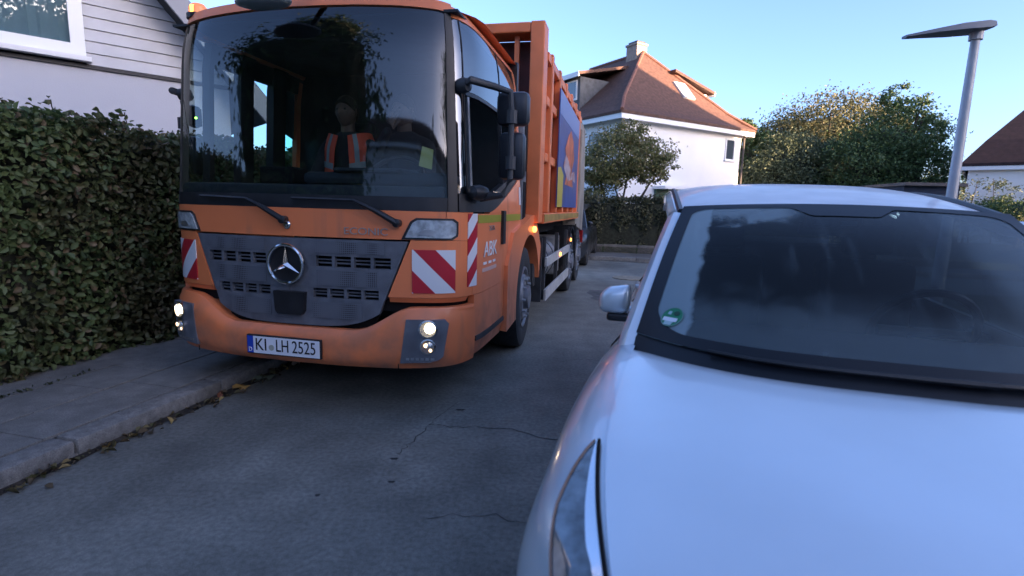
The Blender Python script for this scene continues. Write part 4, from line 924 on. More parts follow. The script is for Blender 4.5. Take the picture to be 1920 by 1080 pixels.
# --- mirrors on tubular arms
def mirrors(sg):
    top = surf(sg * sy(.24 if sg > 0 else .34), 2.12, .02); X = sg * 1.37; Y = .33
    if sg < 0: X = -1.17; Y = .46
    mb = MB(); mb.tube([top, top + Vector((sg * .06, -.05, .02)), Vector((X - sg * .10, Y - .03, 2.12)), Vector((X, Y, 2.09)), Vector((X + sg * .01, Y, 1.98)), Vector((X + sg * .01, Y, 1.56)), Vector((X - sg * .03, Y - .02, 1.46)), surf(sg * sy(.36), 1.44, .03)], [.022, .024, .022, .021, .019, .019, .02, .03], 10)
    mb.lathe([(.0, -.045), (.04, -.035), (.048, 0), (.04, .035), (0, .045)], top, (sg, -.3, 0), 12)
    mb.tube([Vector((X + sg * .01, Y, 1.90)), Vector((X + sg * .01, Y, 1.98))], .036, 10); mb.tube([Vector((X + sg * .01, Y, 1.62)), Vector((X + sg * .01, Y, 1.70))], .034, 10)
    ar = mb.build('mirror_arm', M_bk if sg < 0 else mat('arm_grey', (.035, .038, .043), .5), TR, smooth=True)
    for (z0, z1, w) in (((1.90, 2.11, .105), (1.56, 1.86, .085)) if sg > 0 else ((1.92, 2.09, .035), (1.56, 1.86, .035))):
        mb = MB(); mb.box(X - w, X + w, Y + .045, Y + .15, z0, z1, .035); mo = mb.build('mirror_housing', mat('mirror_black', (.010, .012, .018), .35), ar, smooth=True)
        mb = MB(); mb.box(X - w + .02, X + w - .02, Y + .148, Y + .156, z0 + .02, z1 - .02); mb.build('mirror_face', mat('mirror_silver', (.8, .8, .8), .05, 1.), mo)
mirrors(1); mirrors(-1)

# --- interior
mb = MB(); mb.box(-.98, 1.0, .17, .56, 1.36, 1.50, .03); mb.build('dashboard', M_dash, TR, smooth=True)
mb = MB(); mb.box(-.02, 1.0, .20, .58, 1.50, 1.585, .035); mb.box(.22, .70, .18, .50, 1.585, 1.61, .012); mb.build('instrument_hood', M_dash, TR, smooth=True)
mb = MB(); mb.box(-.36, -.10, .22, .40, 1.50, 1.615, .015); mb.build('radio_box', M_blk, TR)
mb = MB(); mb.lathe([(.215 + .017 * math.cos(t), .017 * math.sin(t)) for t in [2 * math.pi * k / 8 for k in range(8)]], (.45, .62, 1.56), (0, -.75, .6), 28, closed=True); mb.tube([(.45, .62, 1.56), (.45, .5, 1.42)], .03, 8); mb.tube([(.25, .62, 1.56), (.65, .62, 1.56)], .015, 6); mb.build('steering_wheel', M_bk, TR, smooth=True)
for x in (.40, -.12, -.62):
    if x < -.5: continue
    mb = MB(); mb.box(x - .24, x + .24, .72, 1.18, 1.05, 1.20, .04); mb.box(x - .23, x + .23, 1.14, 1.27, 1.16, 1.85, .05); mb.box(x - .13, x + .13, 1.15, 1.25, 1.87, 2.05, .04); mb.build('seat', M_seat, TR, smooth=True)
gpanel('tinted_panel', lambda u: 2.02 - .07 * u, 2.38, -sy(1.40), -sy(1.645), -.014, .004, M_tint, nu=4, nv=3)
mb = MB(); mb.lathe([(.006, 0), (.006, .01), (0, .012)], surf(-sx(.90), 1.93, -.06), (0, -1, 0), 8); mb.build('indicator_light', M_grn, TR)
mb = MB(); mb.add([surf(sx(.86), 1.62, -.02), surf(sx(.94), 1.60, -.02), surf(sx(.95), 1.72, -.02), surf(sx(.88), 1.74, -.02)], [(0, 1, 2, 3)]); mb.build('windscreen_sticker', mat('pale_yellow_paper', (.45, .46, .16), .7), TR)

# --- wing and wheels
WY, WR = 2.08, .50
def arch(a0, a1, r0, r1, x0, x1, n=22, zc=.50, yc=WY, ex=1.0):
    V = []; F = []
    for k in range(n + 1):
        t = R(a0 + (a1 - a0) * k / n)
        for (r, x) in ((r0, x1), (r1, x1), (r1, x0), (r0, x0)): V.append((x, yc - math.cos(t) * r * ex, zc + math.sin(t) * r))
    for k in range(n):
        for j in range(4): F.append((4 * k + j, 4 * k + (j + 1) % 4, 4 * (k + 1) + (j + 1) % 4, 4 * (k + 1) + j))
    F += [(0, 1, 2, 3), (4 * n + 3, 4 * n + 2, 4 * n + 1, 4 * n)]; return V, F
# the wing: flat outer skin between the arch opening and a box-like outer edge, with a sloping top
def wing_pt(t, k):
    ai = R(180 - 0) ; return None
inn = [(WY - .60 * math.cos(R(a)), .52 + .60 * math.sin(R(a))) for a in range(-12, 171, 7)]
out = []
D = WY - 1.79
for (y, z) in inn:
    y2 = y - D
    if z < .98 and y < WY: out.append((1.085, z - .02))
    elif y2 < 1.44: out.append((1.085 + max(0, y2 - 1.30) * 1.9, 1.00 + max(0, y2 - 1.24) * 1.0))
    else: out.append((min(2.46, y2 + .02 + .1 * max(0, y2 - 1.9)) + D, 1.24 + .07 * math.sin((y2 - 1.44) / .9 * math.pi) - max(0, y2 - 2.0) * .75))
n = len(inn); V = []; F = []
for (yi, zi), (yo, zo) in zip(inn, out):
    V += [(1.205, yi, zi), (1.212, yo, zo), (1.02, yo, zo + .02), (.92, yi, zi)]
for k in range(n - 1):
    for j in range(3): F.append((4 * k + j, 4 * k + j + 1, 4 * (k + 1) + j + 1, 4 * (k + 1) + j))
    F.append((4 * k + 3, 4 * k, 4 * (k + 1), 4 * (k + 1) + 3))
mobj('wing', V, F, M_or, TR, True)
mb = MB(); mb.box(.88, 1.16, 1.08, 1.50, .40, 1.0); mb.build('wheel_box', M_blk, TR)
mb = MB(); mb.lathe([(.03, 0), (.03, .025), (.012, .035), (0, .035)], (1.212, 2.20, 1.17), (1, 0, 0), 14); mk = mb.build('side_marker', M_amb, TR)
V, F = arch(-10, 185, .60, .63, -1.20, 1.0); mobj('inner_arch', V, F, M_blk, TR, True)
mb = MB(); mb.box(1.0, 1.225, 2.71, 2.74, .34, 1.06); mb.build('mud_guard', M_steel, TR)
def wheel(x, y, sg, r=.50, w=.29, steer=0., lab=None):
    c = Vector((x, y, r)); ax = Vector((sg * math.cos(steer), math.sin(steer) * sg, 0))
    mb = MB(); mb.lathe([(.30, -.02), (.315, -.012), (.34, .0), (.44, .004), (.485, -.008), (r, -.035), (r, -w + .03), (.48, -w), (.30, -w + .02)], c, ax, 40); o = mb.build('wheel', M_rub, TR, smooth=True)
    mb = MB(); mb.lathe([(.305, -.02), (.30, .0), (.285, .0), (.27, -.03), (.24, -.035), (.215, .005), (.17, .012), (.165, .0), (.12, .0), (.115, .05), (.06, .06), (0, .06)], c, ax, 36); rim = mb.build('rim', mat('rim_grey', (.20, .21, .23), .5, .5, var=.25, vscale=9), o, smooth=True)
    u = Vector((0, 0, 1)); w_ = ax.cross(u)
    mb = MB(); nb = MB()
    for k in range(10):
        t = 2 * math.pi * k / 10; d = u * math.cos(t) + w_ * math.sin(t)
        mb.lathe([(.026, 0), (.026, .004), (0, .005)], c + d * .243 + ax * -.030 + ax * .004, (ax + d * .35).normalized(), 10)
        t += .31; d = u * math.cos(t) + w_ * math.sin(t); nb.lathe([(.016, 0), (.015, .03), (0, .035)], c + d * .192 + ax * .006, ax, 6)
    mb.build('hand_hole_discs', M_blk, rim); nb.build('wheel_nuts', M_alu, rim)  # matt black discs paint in the shade of the hand holes
    return o
wheel(1.165, WY, 1, steer=.05); wheel(-1.165, WY, -1, steer=.05)
for y in (5.83, 7.18): wheel(1.22, y, 1, w=.55); wheel(-1.22, y, -1, w=.55)
# --- chassis, tank, guards
mb = MB(); 
for sg in (1, -1): mb.box(sg * .40 - .05, sg * .40 + .05, 1.3, 8.0, .78, 1.05)
mb.build('chassis_frame', M_blk, TR)
mb = MB(); mb.box(-1.0, 1.0, 2.5, 8.0, 1.06, 1.20); mb.build('sub_frame', M_blk, TR)
mb = MB(); mb.lathe([(.0, 0), (.24, .0), (.27, .03), (.27, 1.1), (.24, 1.13), (0, 1.13)], (.90, 3.3, .70), (0, 1, 0), 24); tk = mb.build('tank', M_tank, TR, smooth=True)
for y in (3.6, 4.1): mb = MB(); mb.lathe([(.276, 0), (.276, .05)], (.90, y, .70), (0, 1, 0), 24); mb.build('tank_strap', M_steel, tk)
mb = MB(); mb.box(.78, 1.16, 2.62, 3.12, .52, 1.02, .02); mb.build('battery_box', M_steel, TR)
mb = MB(); mb.box(.70, 1.12, 4.6, 5.1, .42, .98, .02); mb.build('valve_box', M_tank, TR)
for (z0, z1) in ((.72, .83), (.33, .46)): mb = MB(); mb.box(1.235, 1.265, 2.86, 5.22, z0, z1, .006); mb.build('guard_rail', M_rail, TR)
for y in (2.92, 4.0, 5.1): mb = MB(); mb.box(1.19, 1.234, y, y + .05, .33, 1.06); mb.build('guard_post', M_steel, TR)
for y in (4.02, 5.28): mb = MB(); mb.lathe([(.028, 0), (.026, .018), (0, .02)], (1.266, y, .90 if y > 5 else .775), (1, 0, 0), 10); mb.build('side_marker', M_amb, TR)
for (y, z) in ((5.24, .5), (6.45, .3)): mb = MB(); mb.box(.90, 1.24, y, y + .04, z, 1.12); mb.build('mud_flap', M_bk, TR)
V, F = arch(15, 165, .56, .585, .88, 1.24, yc=5.83); mobj('rear_mudguard', V, F, M_bk, TR, True)
# --- air intake stack and equipment behind the cab
mb = MB(); mb.box(1.0, 1.16, 1.84, 2.02, 1.12, 2.30, .02); sk_ = mb.build('intake_stack', mat('stack_grey', (.12, .125, .14), .5, var=.2, vscale=6), TR, smooth=True)
for (z0, z1) in ((1.72, 2.22), (1.22, 1.62)): mb = MB(); mb.box(1.158, 1.166, 1.87, 1.99, z0, z1); mb.build('stack_recess', M_blk, sk_)
mb = MB(); mb.box(-.95, .95, 1.74, 2.2, .9, 1.9); mb.build('engine_housing', M_blk, TR)
# --- body: front portal, side wall with posts, banner
BW = 1.255; Y0 = 2.14; Y1 = 6.35; ZT = 3.15; ZB0 = 1.23
mb = MB(); mb.box(-BW + .13, BW - .05, Y0 + .42, Y1, ZB0, ZT - .14); bdy = mb.build('body_wall', M_or2, TR)
mb = MB(); mb.box(-BW + .12, BW - .12, Y0 + .40, Y0 + .418, ZB0 + .1, ZT - .1); mb.build('front_plate', mat('dark_red_paint', (.075, .012, .010), .6, var=.4, vscale=4), TR)
for sg in (1, -1): mb = MB(); x0, x1 = sorted((sg * (BW - .14), sg * BW)); mb.box(x0, x1, Y0 + .10, Y0 + .34, ZB0, ZT, .012); mb.build('portal_post', M_or2, TR)
mb = MB(); mb.box(-BW + .142, BW - .142, Y0 + .11, Y0 + .40, ZT - .10, ZT - .004, .012); mb.build('portal_beam', M_or2, TR)
mb = MB(); mb.box(.94, .985, Y0 + .2, Y0 + .25, ZB0, ZT - .102); mb.build('portal_bar', M_or2, TR)
for y in (2.72, 3.36, 4.00, 4.64, 5.28, 5.92):
    hi = y in (2.72,) ; mb = MB(); mb.box(BW - .05, BW + .028, y - .05, y + .05, ZB0 + .1, 2.96, .012); mb.build('body_post', M_or2, TR)
mb = MB(); mb.box(BW - .05, BW + .02, Y0 + .34, Y1, ZB0 - .01, ZB0 + .10, .01); mb.build('body_rail', M_or2, TR)
mb = MB(); mb.box(BW + .0205, BW + .026, Y0 + .34, Y1, ZB0 + .01, ZB0 + .085); mb.build('reflective_stripe', mat('dull_ochre_stripe', (.30, .20, .05), .5, var=.3, vscale=5), TR)
for z in (1.86, 2.42): mb = MB(); mb.box(BW - .05, BW + .008, Y0 + .34, 3.31, z, z + .09, .008); mb.build('body_rib', M_or2, TR)
mb = MB(); mb.box(BW - .05, BW + .014, Y0 + .34, Y1, 2.84, 2.93, .008); mb.build('body_rail', M_or2, TR)
# banner on the side wall: plain abstract picture in the photograph's colours
bx = BW + .045; by0, by1, bz0, bz1 = 3.22, 5.60, 1.40, 2.74
mb = MB(); mb.box(bx - .012, bx, by0, by1, bz0, bz1); bn = mb.build('banner', mat('banner_blue', (.035, .065, .24), .45, var=.35, vscale=1.6), TR)
def bpoly(name, pts, m, k): 
    mb = MB(); mb.prism(pts, lambda u, v, d: (bx + .002 * k + .001 - d, by0 + u * (by1 - by0), bz0 + v * (bz1 - bz0)), .0015); return mb.build(name, m, bn)
bpoly('banner_band', [(0, .80), (1, .80), (1, 1), (0, 1)], mat('banner_pale_blue', (.16, .24, .48), .45), 1)
bpoly('banner_figure', [(.30, .22), (.42, .40), (.26, .55), (.40, .70), (.52, .78), (.66, .70), (.74, .52), (.64, .40), (.72, .22)], mat('banner_orange', (.46, .11, .04), .45, var=.5, vscale=5), 1)
bpoly('banner_streaks', [(.20, .38), (.30, .50), (.44, .46), (.60, .36), (.78, .40), (.84, .28), (.62, .30), (.44, .26)], mat('banner_white', (.42, .44, .52), .5, c2=(.30, .08, .04), vscale=6), 2)
bpoly('banner_patch', [(0, 0), (.20, 0), (.22, .30), (.10, .36), (0, .34)], mat('banner_yellow', (.42, .36, .05), .45), 2)
# --- hopper at the back
M_hop = mat('grey_hopper_paint', (.24, .22, .19), .6, var=.25, vscale=2)
mb = MB(); mb.prism([(6.40, 1.10), (7.9, .95), (8.15, 1.5), (7.7, 2.9), (6.40, 2.98)], lambda u, v, d: (1.22 - d, u, v), 2.44); hp = mb.build('hopper', M_hop, TR)
mb = MB(); mb.box(BW - .04, BW + .03, 6.38, 6.62, 1.25, 2.75, .02); mb.build('hopper_post', M_hop, hp)
mb = MB(); mb.box(1.0, 1.24, 7.9, 8.0, .7, .95); mb.build('rear_lamp', mat('red_lamp', (.3, .01, .01), .3), hp)

# ================================================================== PEOPLE IN THE CAB
def skin_body(name, joints, edges, root_i, m, parent, loc, rz):
    me = bpy.data.meshes.new(name); me.from_pydata([j[:3] for j in joints], edges, []); ob = bpy.data.objects.new(name, me); col.objects.link(ob)
    md = ob.modifiers.new('skin', 'SKIN'); sb = ob.modifiers.new('sub', 'SUBSURF'); sb.levels = 2; sb.render_levels = 2; md.use_smooth_shade = True
    for i, j in enumerate(joints):
        d = me.skin_vertices[0].data[i]; r = j[3]; d.radius = (r if isinstance(r, tuple) else (r, r)); d.use_root = (i == root_i)
    dg = bpy.context.evaluated_depsgraph_get(); m2 = bpy.data.meshes.new_from_object(ob.evaluated_get(dg)); m2.name = name; bpy.data.objects.remove(ob)
    m2.materials.clear()
    for q in (m if isinstance(m, list) else [m]): m2.materials.append(q)
    m2.polygons.foreach_set('use_smooth', [True] * len(m2.polygons)); return link(bpy.data.objects.new(name, m2), parent)
M_skin = mat('skin', (.14, .08, .06), .6, var=.15, vscale=30); M_cloth = mat('dark_clothing', (.016, .018, .024), .9); M_hair = mat('dark_hair', (.02, .014, .010), .8)
M_vest = mat('orange_hi_vis', (.80, .085, .035), .6, emit=None); M_refl = mat('grey_reflective_tape', (.26, .28, .29), .4)
def person(label, x, y, hi_vis, left_hand=None, right_hand=None, turn=0.):
    c, s = math.cos(-.212), math.sin(-.212)
    root = thing('person', label, 'person', (-1.45 + x * c - y * s, 3.356 + x * s + y * c, 1.20), -.212)
    z0 = -1.20
    J = [(0, .12, 1.30 + z0, (.15, .12)), (0, .13, 1.48 + z0, (.14, .11)), (0, .10, 1.70 + z0, (.17, .115)), (0, .08, 1.86 + z0, (.13, .09)), (0, .06, 1.95 + z0, .058)]
    E_ = [(0, 1), (1, 2), (2, 3), (3, 4)]
    lh_ = left_hand or (-.16, -.20, 1.45); rh_ = right_hand or (.16, -.20, 1.45)
    for sg, hd in ((-1, lh_), (1, rh_)):
        b = len(J); h = Vector((hd[0], hd[1], hd[2] + z0)); sh = Vector((sg * .185, .09, 1.83 + z0)); mid = sh.lerp(h, .5) + Vector((sg * .10, .02, -.12))
        J += [(*sh, .072), (*mid, .05), (*sh.lerp(mid, .5), .058), (*h, .034)]
        E_ += [(3, b), (b, b + 2), (b + 2, b + 1), (b + 1, b + 3)]
        b2 = len(J); J += [(sg * .10, .02, 1.29 + z0, .085), (sg * .13, -.38, 1.30 + z0, .065), (sg * .13, -.42, .92 + z0, .05), (sg * .13, -.46, .79 + z0, .042), (sg * .13, -.60, .775 + z0, .035)]
        E_ += [(0, b2), (b2, b2 + 1), (b2 + 1, b2 + 2), (b2 + 2, b2 + 3), (b2 + 3, b2 + 4)]
    skin_body('body', J, E_, 0, M_cloth, root, None, 0)
    # head with neck, nose, brow, ears
    ct, stt = math.cos(turn), math.sin(turn); hz = 2.085 + z0
    bm = bmesh.new(); bmesh.ops.create_uvsphere(bm, u_segments=24, v_segments=16, radius=1)
    for q in bm.verts:
        X, Y, Z = q.co; w = .078 * (1 - .16 * max(0, -Z)); px_, py_, pz_ = X * w, Y * .098, Z * .118
        if Y < 0:
            nose = math.exp(-((X / .16) ** 2) - ((Z + .12) / .22) ** 2); eye = math.exp(-((abs(X) - .38) / .17) ** 2 - ((Z - .10) / .11) ** 2); mouth = math.exp(-(X / .34) ** 2 - ((Z + .45) / .06) ** 2); chin = math.exp(-(X / .3) ** 2 - ((Z + .8) / .2) ** 2)
            py_ -= .030 * nose - .011 * eye - .006 * mouth + .012 * chin
        if abs(X) > .9 and abs(Y) < .4: px_ *= 1.08
        q.co = Vector((px_ * ct - py_ * stt, px_ * stt + py_ * ct + .045, pz_ + hz))
    mb = MB(); mb.bm(bm); mb.tube([(0, .065, hz - .20), (0, .06, hz - .07)], [.058, .052], 12)
    for sg in (1, -1): mb.lathe([(.0, -.008), (.026, -.004), (.03, .004), (0, .01)], (sg * .079 * ct, .05 + sg * .079 * stt, hz), (sg, .3, 0), 10)
    hd_ = mb.build('head', M_skin, root, smooth=True)
    for sg in (1, -1):
        ex, ey = sg * .030, -.082; mb = MB(); mb.lathe([(.0, -.004), (.011, 0), (.006, .006), (0, .007)], (ex * ct - ey * stt, ex * stt + ey * ct + .045, hz + .012), (stt, -ct, 0), 8); mb.build('eye', mat('eye_dark', (.03, .025, .02), .2), hd_)
    bm = bmesh.new(); bmesh.ops.create_uvsphere(bm, u_segments=20, v_segments=12, radius=1)
    for q in bm.verts:
        X, Y, Z = q.co; zz = max(Z, -.2 + .75 * (-Y if Y < 0 else -Y * .9)); q.co = Vector((X * .085 * ct - Y * .106 * stt, X * .085 * stt + Y * .106 * ct + .048, zz * .127 + hz + .004))
    mb = MB(); mb.bm(bm); mb.build('hair', M_hair, root, smooth=True)
    for sg, hd in ((-1, lh_), (1, rh_)):
        h = Vector((hd[0], hd[1], hd[2] + z0)); up = hd[2] > 1.7
        dv = Vector((-.25 * sg, .15, .95)).normalized() if up else Vector((-.1 * sg, -.9, -.25)).normalized(); sd2 = dv.cross(Vector((0, 1, .2)) if up else Vector((0, 0, 1))).normalized(); dn = sd2.cross(dv)
        J = [(*h, .030), (*(h + dv * .045), (.034))]; E_ = [(0, 1)]
        for k, ln in enumerate((.068, .078, .072, .056)):
            o = (k - 1.5) * .019; b = len(J)
            p0 = h + dv * .085 + sd2 * o; p1 = p0 + dv * ln * .55 + dn * .010; p2 = p1 + dv * ln * .30 + dn * .028
            J += [(*p0, .010), (*p1, .0088), (*p2, .0076)]; E_ += [(1, b), (b, b + 1), (b + 1, b + 2)]
        b = len(J); p0 = h + dv * .03 + sd2 * -.036 * 1; J += [(*p0, .012), (*(p0 + dv * .045 - sd2 * .014 + dn * .012), .010)]; E_ += [(0, b), (b, b + 1)]
        skin_body('hand', J, E_, 0, M_skin, root, None, 0)
    if hi_vis:
        # open safety waistcoat: two front flaps hanging over the chest and the back
        for sg in (-1, 1):
            def pf(u, v, off=.0, sg=sg):
                z = 1.43 + .47 * v; a = (.36 + (.10 if v > .6 else 0) * 0 + 1.25 * u); a = .40 - .16 * v + (1.35 + .1 * v) * u
                rx = .205 + .015 * math.sin(v * 3) - .05 * max(0, v - .8) * 3; ry = .150 - .04 * max(0, v - .75) * 2; return (sg * math.sin(a) * rx, .10 - math.cos(a) * ry - .015 * (1 - v) - off, z + z0 + .03 * math.sin(u * 2))
            P, F, UV = grid(pf, 14, 12, .006, lambda u, v: (0, -1, 0)); vs = mobj('safety_vest', P, F, M_vest, root, True)
            for (v0, v1, u0, u1) in ((.14, .24, 0, 1), (.44, .54, 0, 1)):
                P, F, UV = grid(lambda u, v, sg=sg: pf(u0 + (u1 - u0) * u, v0 + (v1 - v0) * v, .006, sg), 14, 2); mobj('reflective_tape', P, F, M_refl, vs, True)
            P, F, UV = grid(lambda u, v, sg=sg: pf(.16 + .13 * u, .54 + .46 * v, .006, sg), 2, 6); mobj('reflective_tape', P, F, M_refl, vs, True)
    return root
person('crew member in an open orange safety vest seated in the middle of the truck cab', -.08, .86, True)
person('driver in dark clothing behind the truck windscreen with one hand raised to the chin', .40, .86, False, left_hand=(-.02, -.17, 1.93), right_hand=(.12, -.24, 1.60), turn=-.3)

# ================================================================== WHITE PARKED CAR
CAR_O = (1.081, 1.374, 0); CAR_YAW = .288
def build_car(name, label, loc, rz, paint, hero=True, lit=False):
    car = thing(name, label, 'car', loc, rz)
    # stations along the car: y, half-profile points (x, z) from hood centre to sill
    ST = [(-1.06, [(0, .62), (.30, .62), (.48, .60), (.56, .58), (.62, .55), (.66, .50), (.66, .40), (.64, .30), (.60, .22)]),
          (-1.00, [(0, .72), (.34, .715), (.54, .69), (.64, .66), (.71, .62), (.75, .55), (.755, .42), (.73, .30), (.70, .22)]),
          (-.85, [(0, .815), (.36, .81), (.58, .785), (.69, .755), (.775, .71), (.82, .60), (.83, .45), (.81, .30), (.78, .22)]),
          (-.65, [(0, .885), (.37, .880), (.60, .855), (.73, .825), (.83, .77), (.888, .65), (.89, .47), (.855, .30), (.82, .22)]),
          (-.40, [(0, .935), (.38, .930), (.62, .910), (.755, .882), (.845, .825), (.892, .70), (.90, .50), (.875, .30), (.84, .22)]),
          (-.15, [(0, .972), (.38, .968), (.63, .950), (.755, .922), (.835, .872), (.893, .73), (.90, .50), (.87, .30), (.84, .22)]),
          (.08, [(0, 1.0), (.38, .996), (.63, .978), (.745, .950), (.815, .905), (.885, .75), (.89, .50), (.865, .30), (.835, .22)]),
          (.35, [(0, 1.03), (.38, 1.026), (.63, 1.00), (.730, .972), (.785, .935), (.872, .76), (.882, .50), (.862, .28), (.83, .20)]),
          (.75, [(0, 1.03), (.38, 1.03), (.63, 1.01), (.725, .990), (.765, .955), (.860, .76), (.878, .50), (.862, .27), (.83, .20)]),
          (1.5, [(0, 1.03), (.38, 1.03), (.63, 1.02), (.735, 1.005), (.775, .970), (.862, .77), (.88, .50), (.862, .27), (.83, .20)]),
          (2.3, [(0, 1.05), (.38, 1.05), (.63, 1.04), (.735, 1.03), (.785, .985), (.872, .78), (.885, .52), (.865, .29), (.83, .21)]),
          (2.85, [(0, 1.05), (.36, 1.05), (.60, 1.04), (.70, 1.03), (.765, .985), (.845, .79), (.85, .54), (.825, .34), (.79, .26)]),
          (3.15, [(0, .98), (.32, .98), (.54, .97), (.63, .96), (.69, .93), (.76, .76), (.765, .55), (.74, .38), (.70, .32)])]
    ys = np.array([s[0] for s in ST]); prof = np.array([s[1] for s in ST]); prof[3:8, 4:8, 0] += .016; prof[:, :, 1] -= .068 * np.clip((prof[:, :, 1] - .76) / .22, 0, 1)      # (ns, 9, 2)
    def smooth_axis(A, n): return catmull(list(A), n)
    Yd = catmull([[y] for y in ys], 5)[:, 0]; Pd = catmull(list(prof.reshape(len(ST), -1)), 5).reshape(-1, 9, 2)
    NP = 4
    def ring(i):   # densified half profile
        return catmull(list(Pd[i]), NP)
    Rg = [ring(i) for i in range(len(Yd))]; nP = len(Rg[0]); kh = 3 * NP           # hood edge index
    def pt(i, k, sg): x, z = Rg[i][k]; return (sg * x, Yd[i], z)
    i_cowl = int(np.argmin(abs(Yd - .08))); i_nose = 4
    def strip(name, i0, i1, k0, k1, m, parent=car, both=True, off=0., sm=True, thick=0):
        V = []; F = []
        cols = [(-1, k) for k in range(k1, max(k0, 0 if k0 else 1) - 1, -1)] + [(1, k) for k in range(k0, k1 + 1)] if (both and k0 == 0) else None
        if cols is None:
            out = []
            for sg in ((1, -1) if both else (1,)):
                V = []; n = k1 - k0 + 1
                for i in range(i0, i1 + 1):
                    for k in range(k0, k1 + 1): V.append(pt(i, k, sg))
                F = [(a * n + b, a * n + b + 1, (a + 1) * n + b + 1, (a + 1) * n + b) for a in range(i1 - i0) for b in range(n - 1)]
                out.append(mobj(name, V, F, m, parent, sm))
            return out
        cols = [(-1, k) for k in range(k1, 0, -1)] + [(1, k) for k in range(0, k1 + 1)]; n = len(cols)
        for i in range(i0, i1 + 1):
            for sg, k in cols: q = pt(i, k, sg); V.append((q[0], q[1], q[2] + off))
        if thick:   # turned-down edge all round
            m_ = i1 - i0 + 1
            ringi = [(0, b) for b in range(n)] + [(a, n - 1) for a in range(1, m_)] + [(m_ - 1, b) for b in range(n - 2, -1, -1)] + [(a, 0) for a in range(m_ - 2, 0, -1)]
            b0 = len(V); V += [(V[a * n + b][0], V[a * n + b][1], V[a * n + b][2] - thick) for a, b in ringi]; L = len(ringi)
        F = [(a * n + b, a * n + b + 1, (a + 1) * n + b + 1, (a + 1) * n + b) for a in range(i1 - i0) for b in range(n - 1)]
        if thick: F += [(ringi[q][0] * n + ringi[q][1], ringi[(q + 1) % L][0] * n + ringi[(q + 1) % L][1], b0 + (q + 1) % L, b0 + q) for q in range(L)]
        return mobj(name, V, F, m, parent, sm)
    def body_at(y, k): return (np.interp(y, Yd, [q[k][0] for q in Rg]), np.interp(y, Yd, [q[k][1] for q in Rg]))
    def cowl_y(a): return -.035 + .265 * abs(a) ** 3.3
    V = []; F = []; NV = 26; cols = [(-1, k) for k in range(kh, 0, -1)] + [(1, k) for k in range(0, kh + 1)]; n_ = len(cols)
    xe = Rg[i_cowl][kh][0]
    for j in range(NV + 1):
        for sg, k in cols:
            a = Rg[i_cowl][k][0] / xe; ye = cowl_y(a); y = Yd[i_nose] * (1 - j / NV) + ye * (j / NV); x, z = body_at(y, k)
            V.append((sg * x, y, z + .006 - (.012 if j == NV else 0)))
    F = [(j * n_ + b, j * n_ + b + 1, (j + 1) * n_ + b + 1, (j + 1) * n_ + b) for j in range(NV) for b in range(n_ - 1)]
    mobj('hood', V, F, paint, car, True)
    # body shell: both flanks, nose and tail in one mesh
    V = []; F = []; n = nP
    for sg in (1, -1):
        b = len(V)
        for i in range(len(Yd)):
            for k in range(nP): V.append(pt(i, k, sg))
        for i in range(len(Yd) - 1):
            for k in range(nP - 1):
                if k < kh and (i >= i_nose and Yd[i] < 2.86 - .03): continue       # hood and cabin stay open
                F.append((b + i * n + k, b + i * n + k + 1, b + (i + 1) * n + k + 1, b + (i + 1) * n + k))
        F.append(tuple(b + k for k in range(nP)) + tuple([])) if False else None
    bo = mobj('body', V, F, paint, car, True)
    mb = MB(); mb.box(-.78, .78, -.9, 3.0, .20, .26); mb.box(-.70, .70, -.95, -.02, .26, .55); mb.build('underbody', M_blk, car)
    # front and rear faces
    V = [(x, -1.062, z) for x, z in Rg[0]] + [(-x, -1.062, z) for x, z in Rg[0][::-1]]; mobj('front_bumper', V, [tuple(range(len(V)))], M_bk, car)
    V = [(x, 3.152, z) for x, z in Rg[-1]] + [(-x, 3.152, z) for x, z in Rg[-1][::-1]]; mobj('tailgate', V, [tuple(range(len(V)))], paint, car)
    mb = MB(); mb.box(-.45, .45, -1.085, -1.055, .40, .58, .01); mb.build('grille', M_bk, car)
    # windscreen surface
    def ws(u, v):
        a = 2 * u - 1; bx, by, bz = a * .735, .02 +   .28 * abs(a) ** 3.0, .945 - .004 * a * a
        tx, ty, tz = a * .590, .785 + .05 * a * a, 1.428 - .022 * a * a
        bul = .045 * math.sin(math.pi * v) * (1 - .3 * a * a)
        return (bx * (1 - v) + tx * v, by * (1 - v) + ty * v - bul * .45, bz * (1 - v) + tz * v + bul)
    P, F, UV = grid(ws, 44, 24); wso = mobj('windscreen', P, F, M_cargl, car, True, uv=UV)
    # black printed border, wide and rounded at the lower corners, with the sensor patch at the top
    wn = lambda u, v: tuple(np.array(ws(u, v)) + np.array((0, -.0012, .0026)))
    def bf(u, v):       # > 0 inside the printed border
        a = 2 * u - 1; wid = .735 * (1 - v) + .585 * v; dx = (1 - abs(a)) * wid - .048; dl = v * .98 - .048; dt = (1 - v) * .98 - .045
        def cor(p, q, r): return r - math.hypot(r - p, r - q) if (p < r and q < r) else min(p, q)
        g = min(cor(dx, dl, .12), cor(dx, dt, .07)); nt_ = min(.30 - dt * 1.3 - abs(a), .085 - dt) if dt < .2 else -1
        return max(-g, nt_)
    nu_, nv_ = 90, 56; V = []; F = []
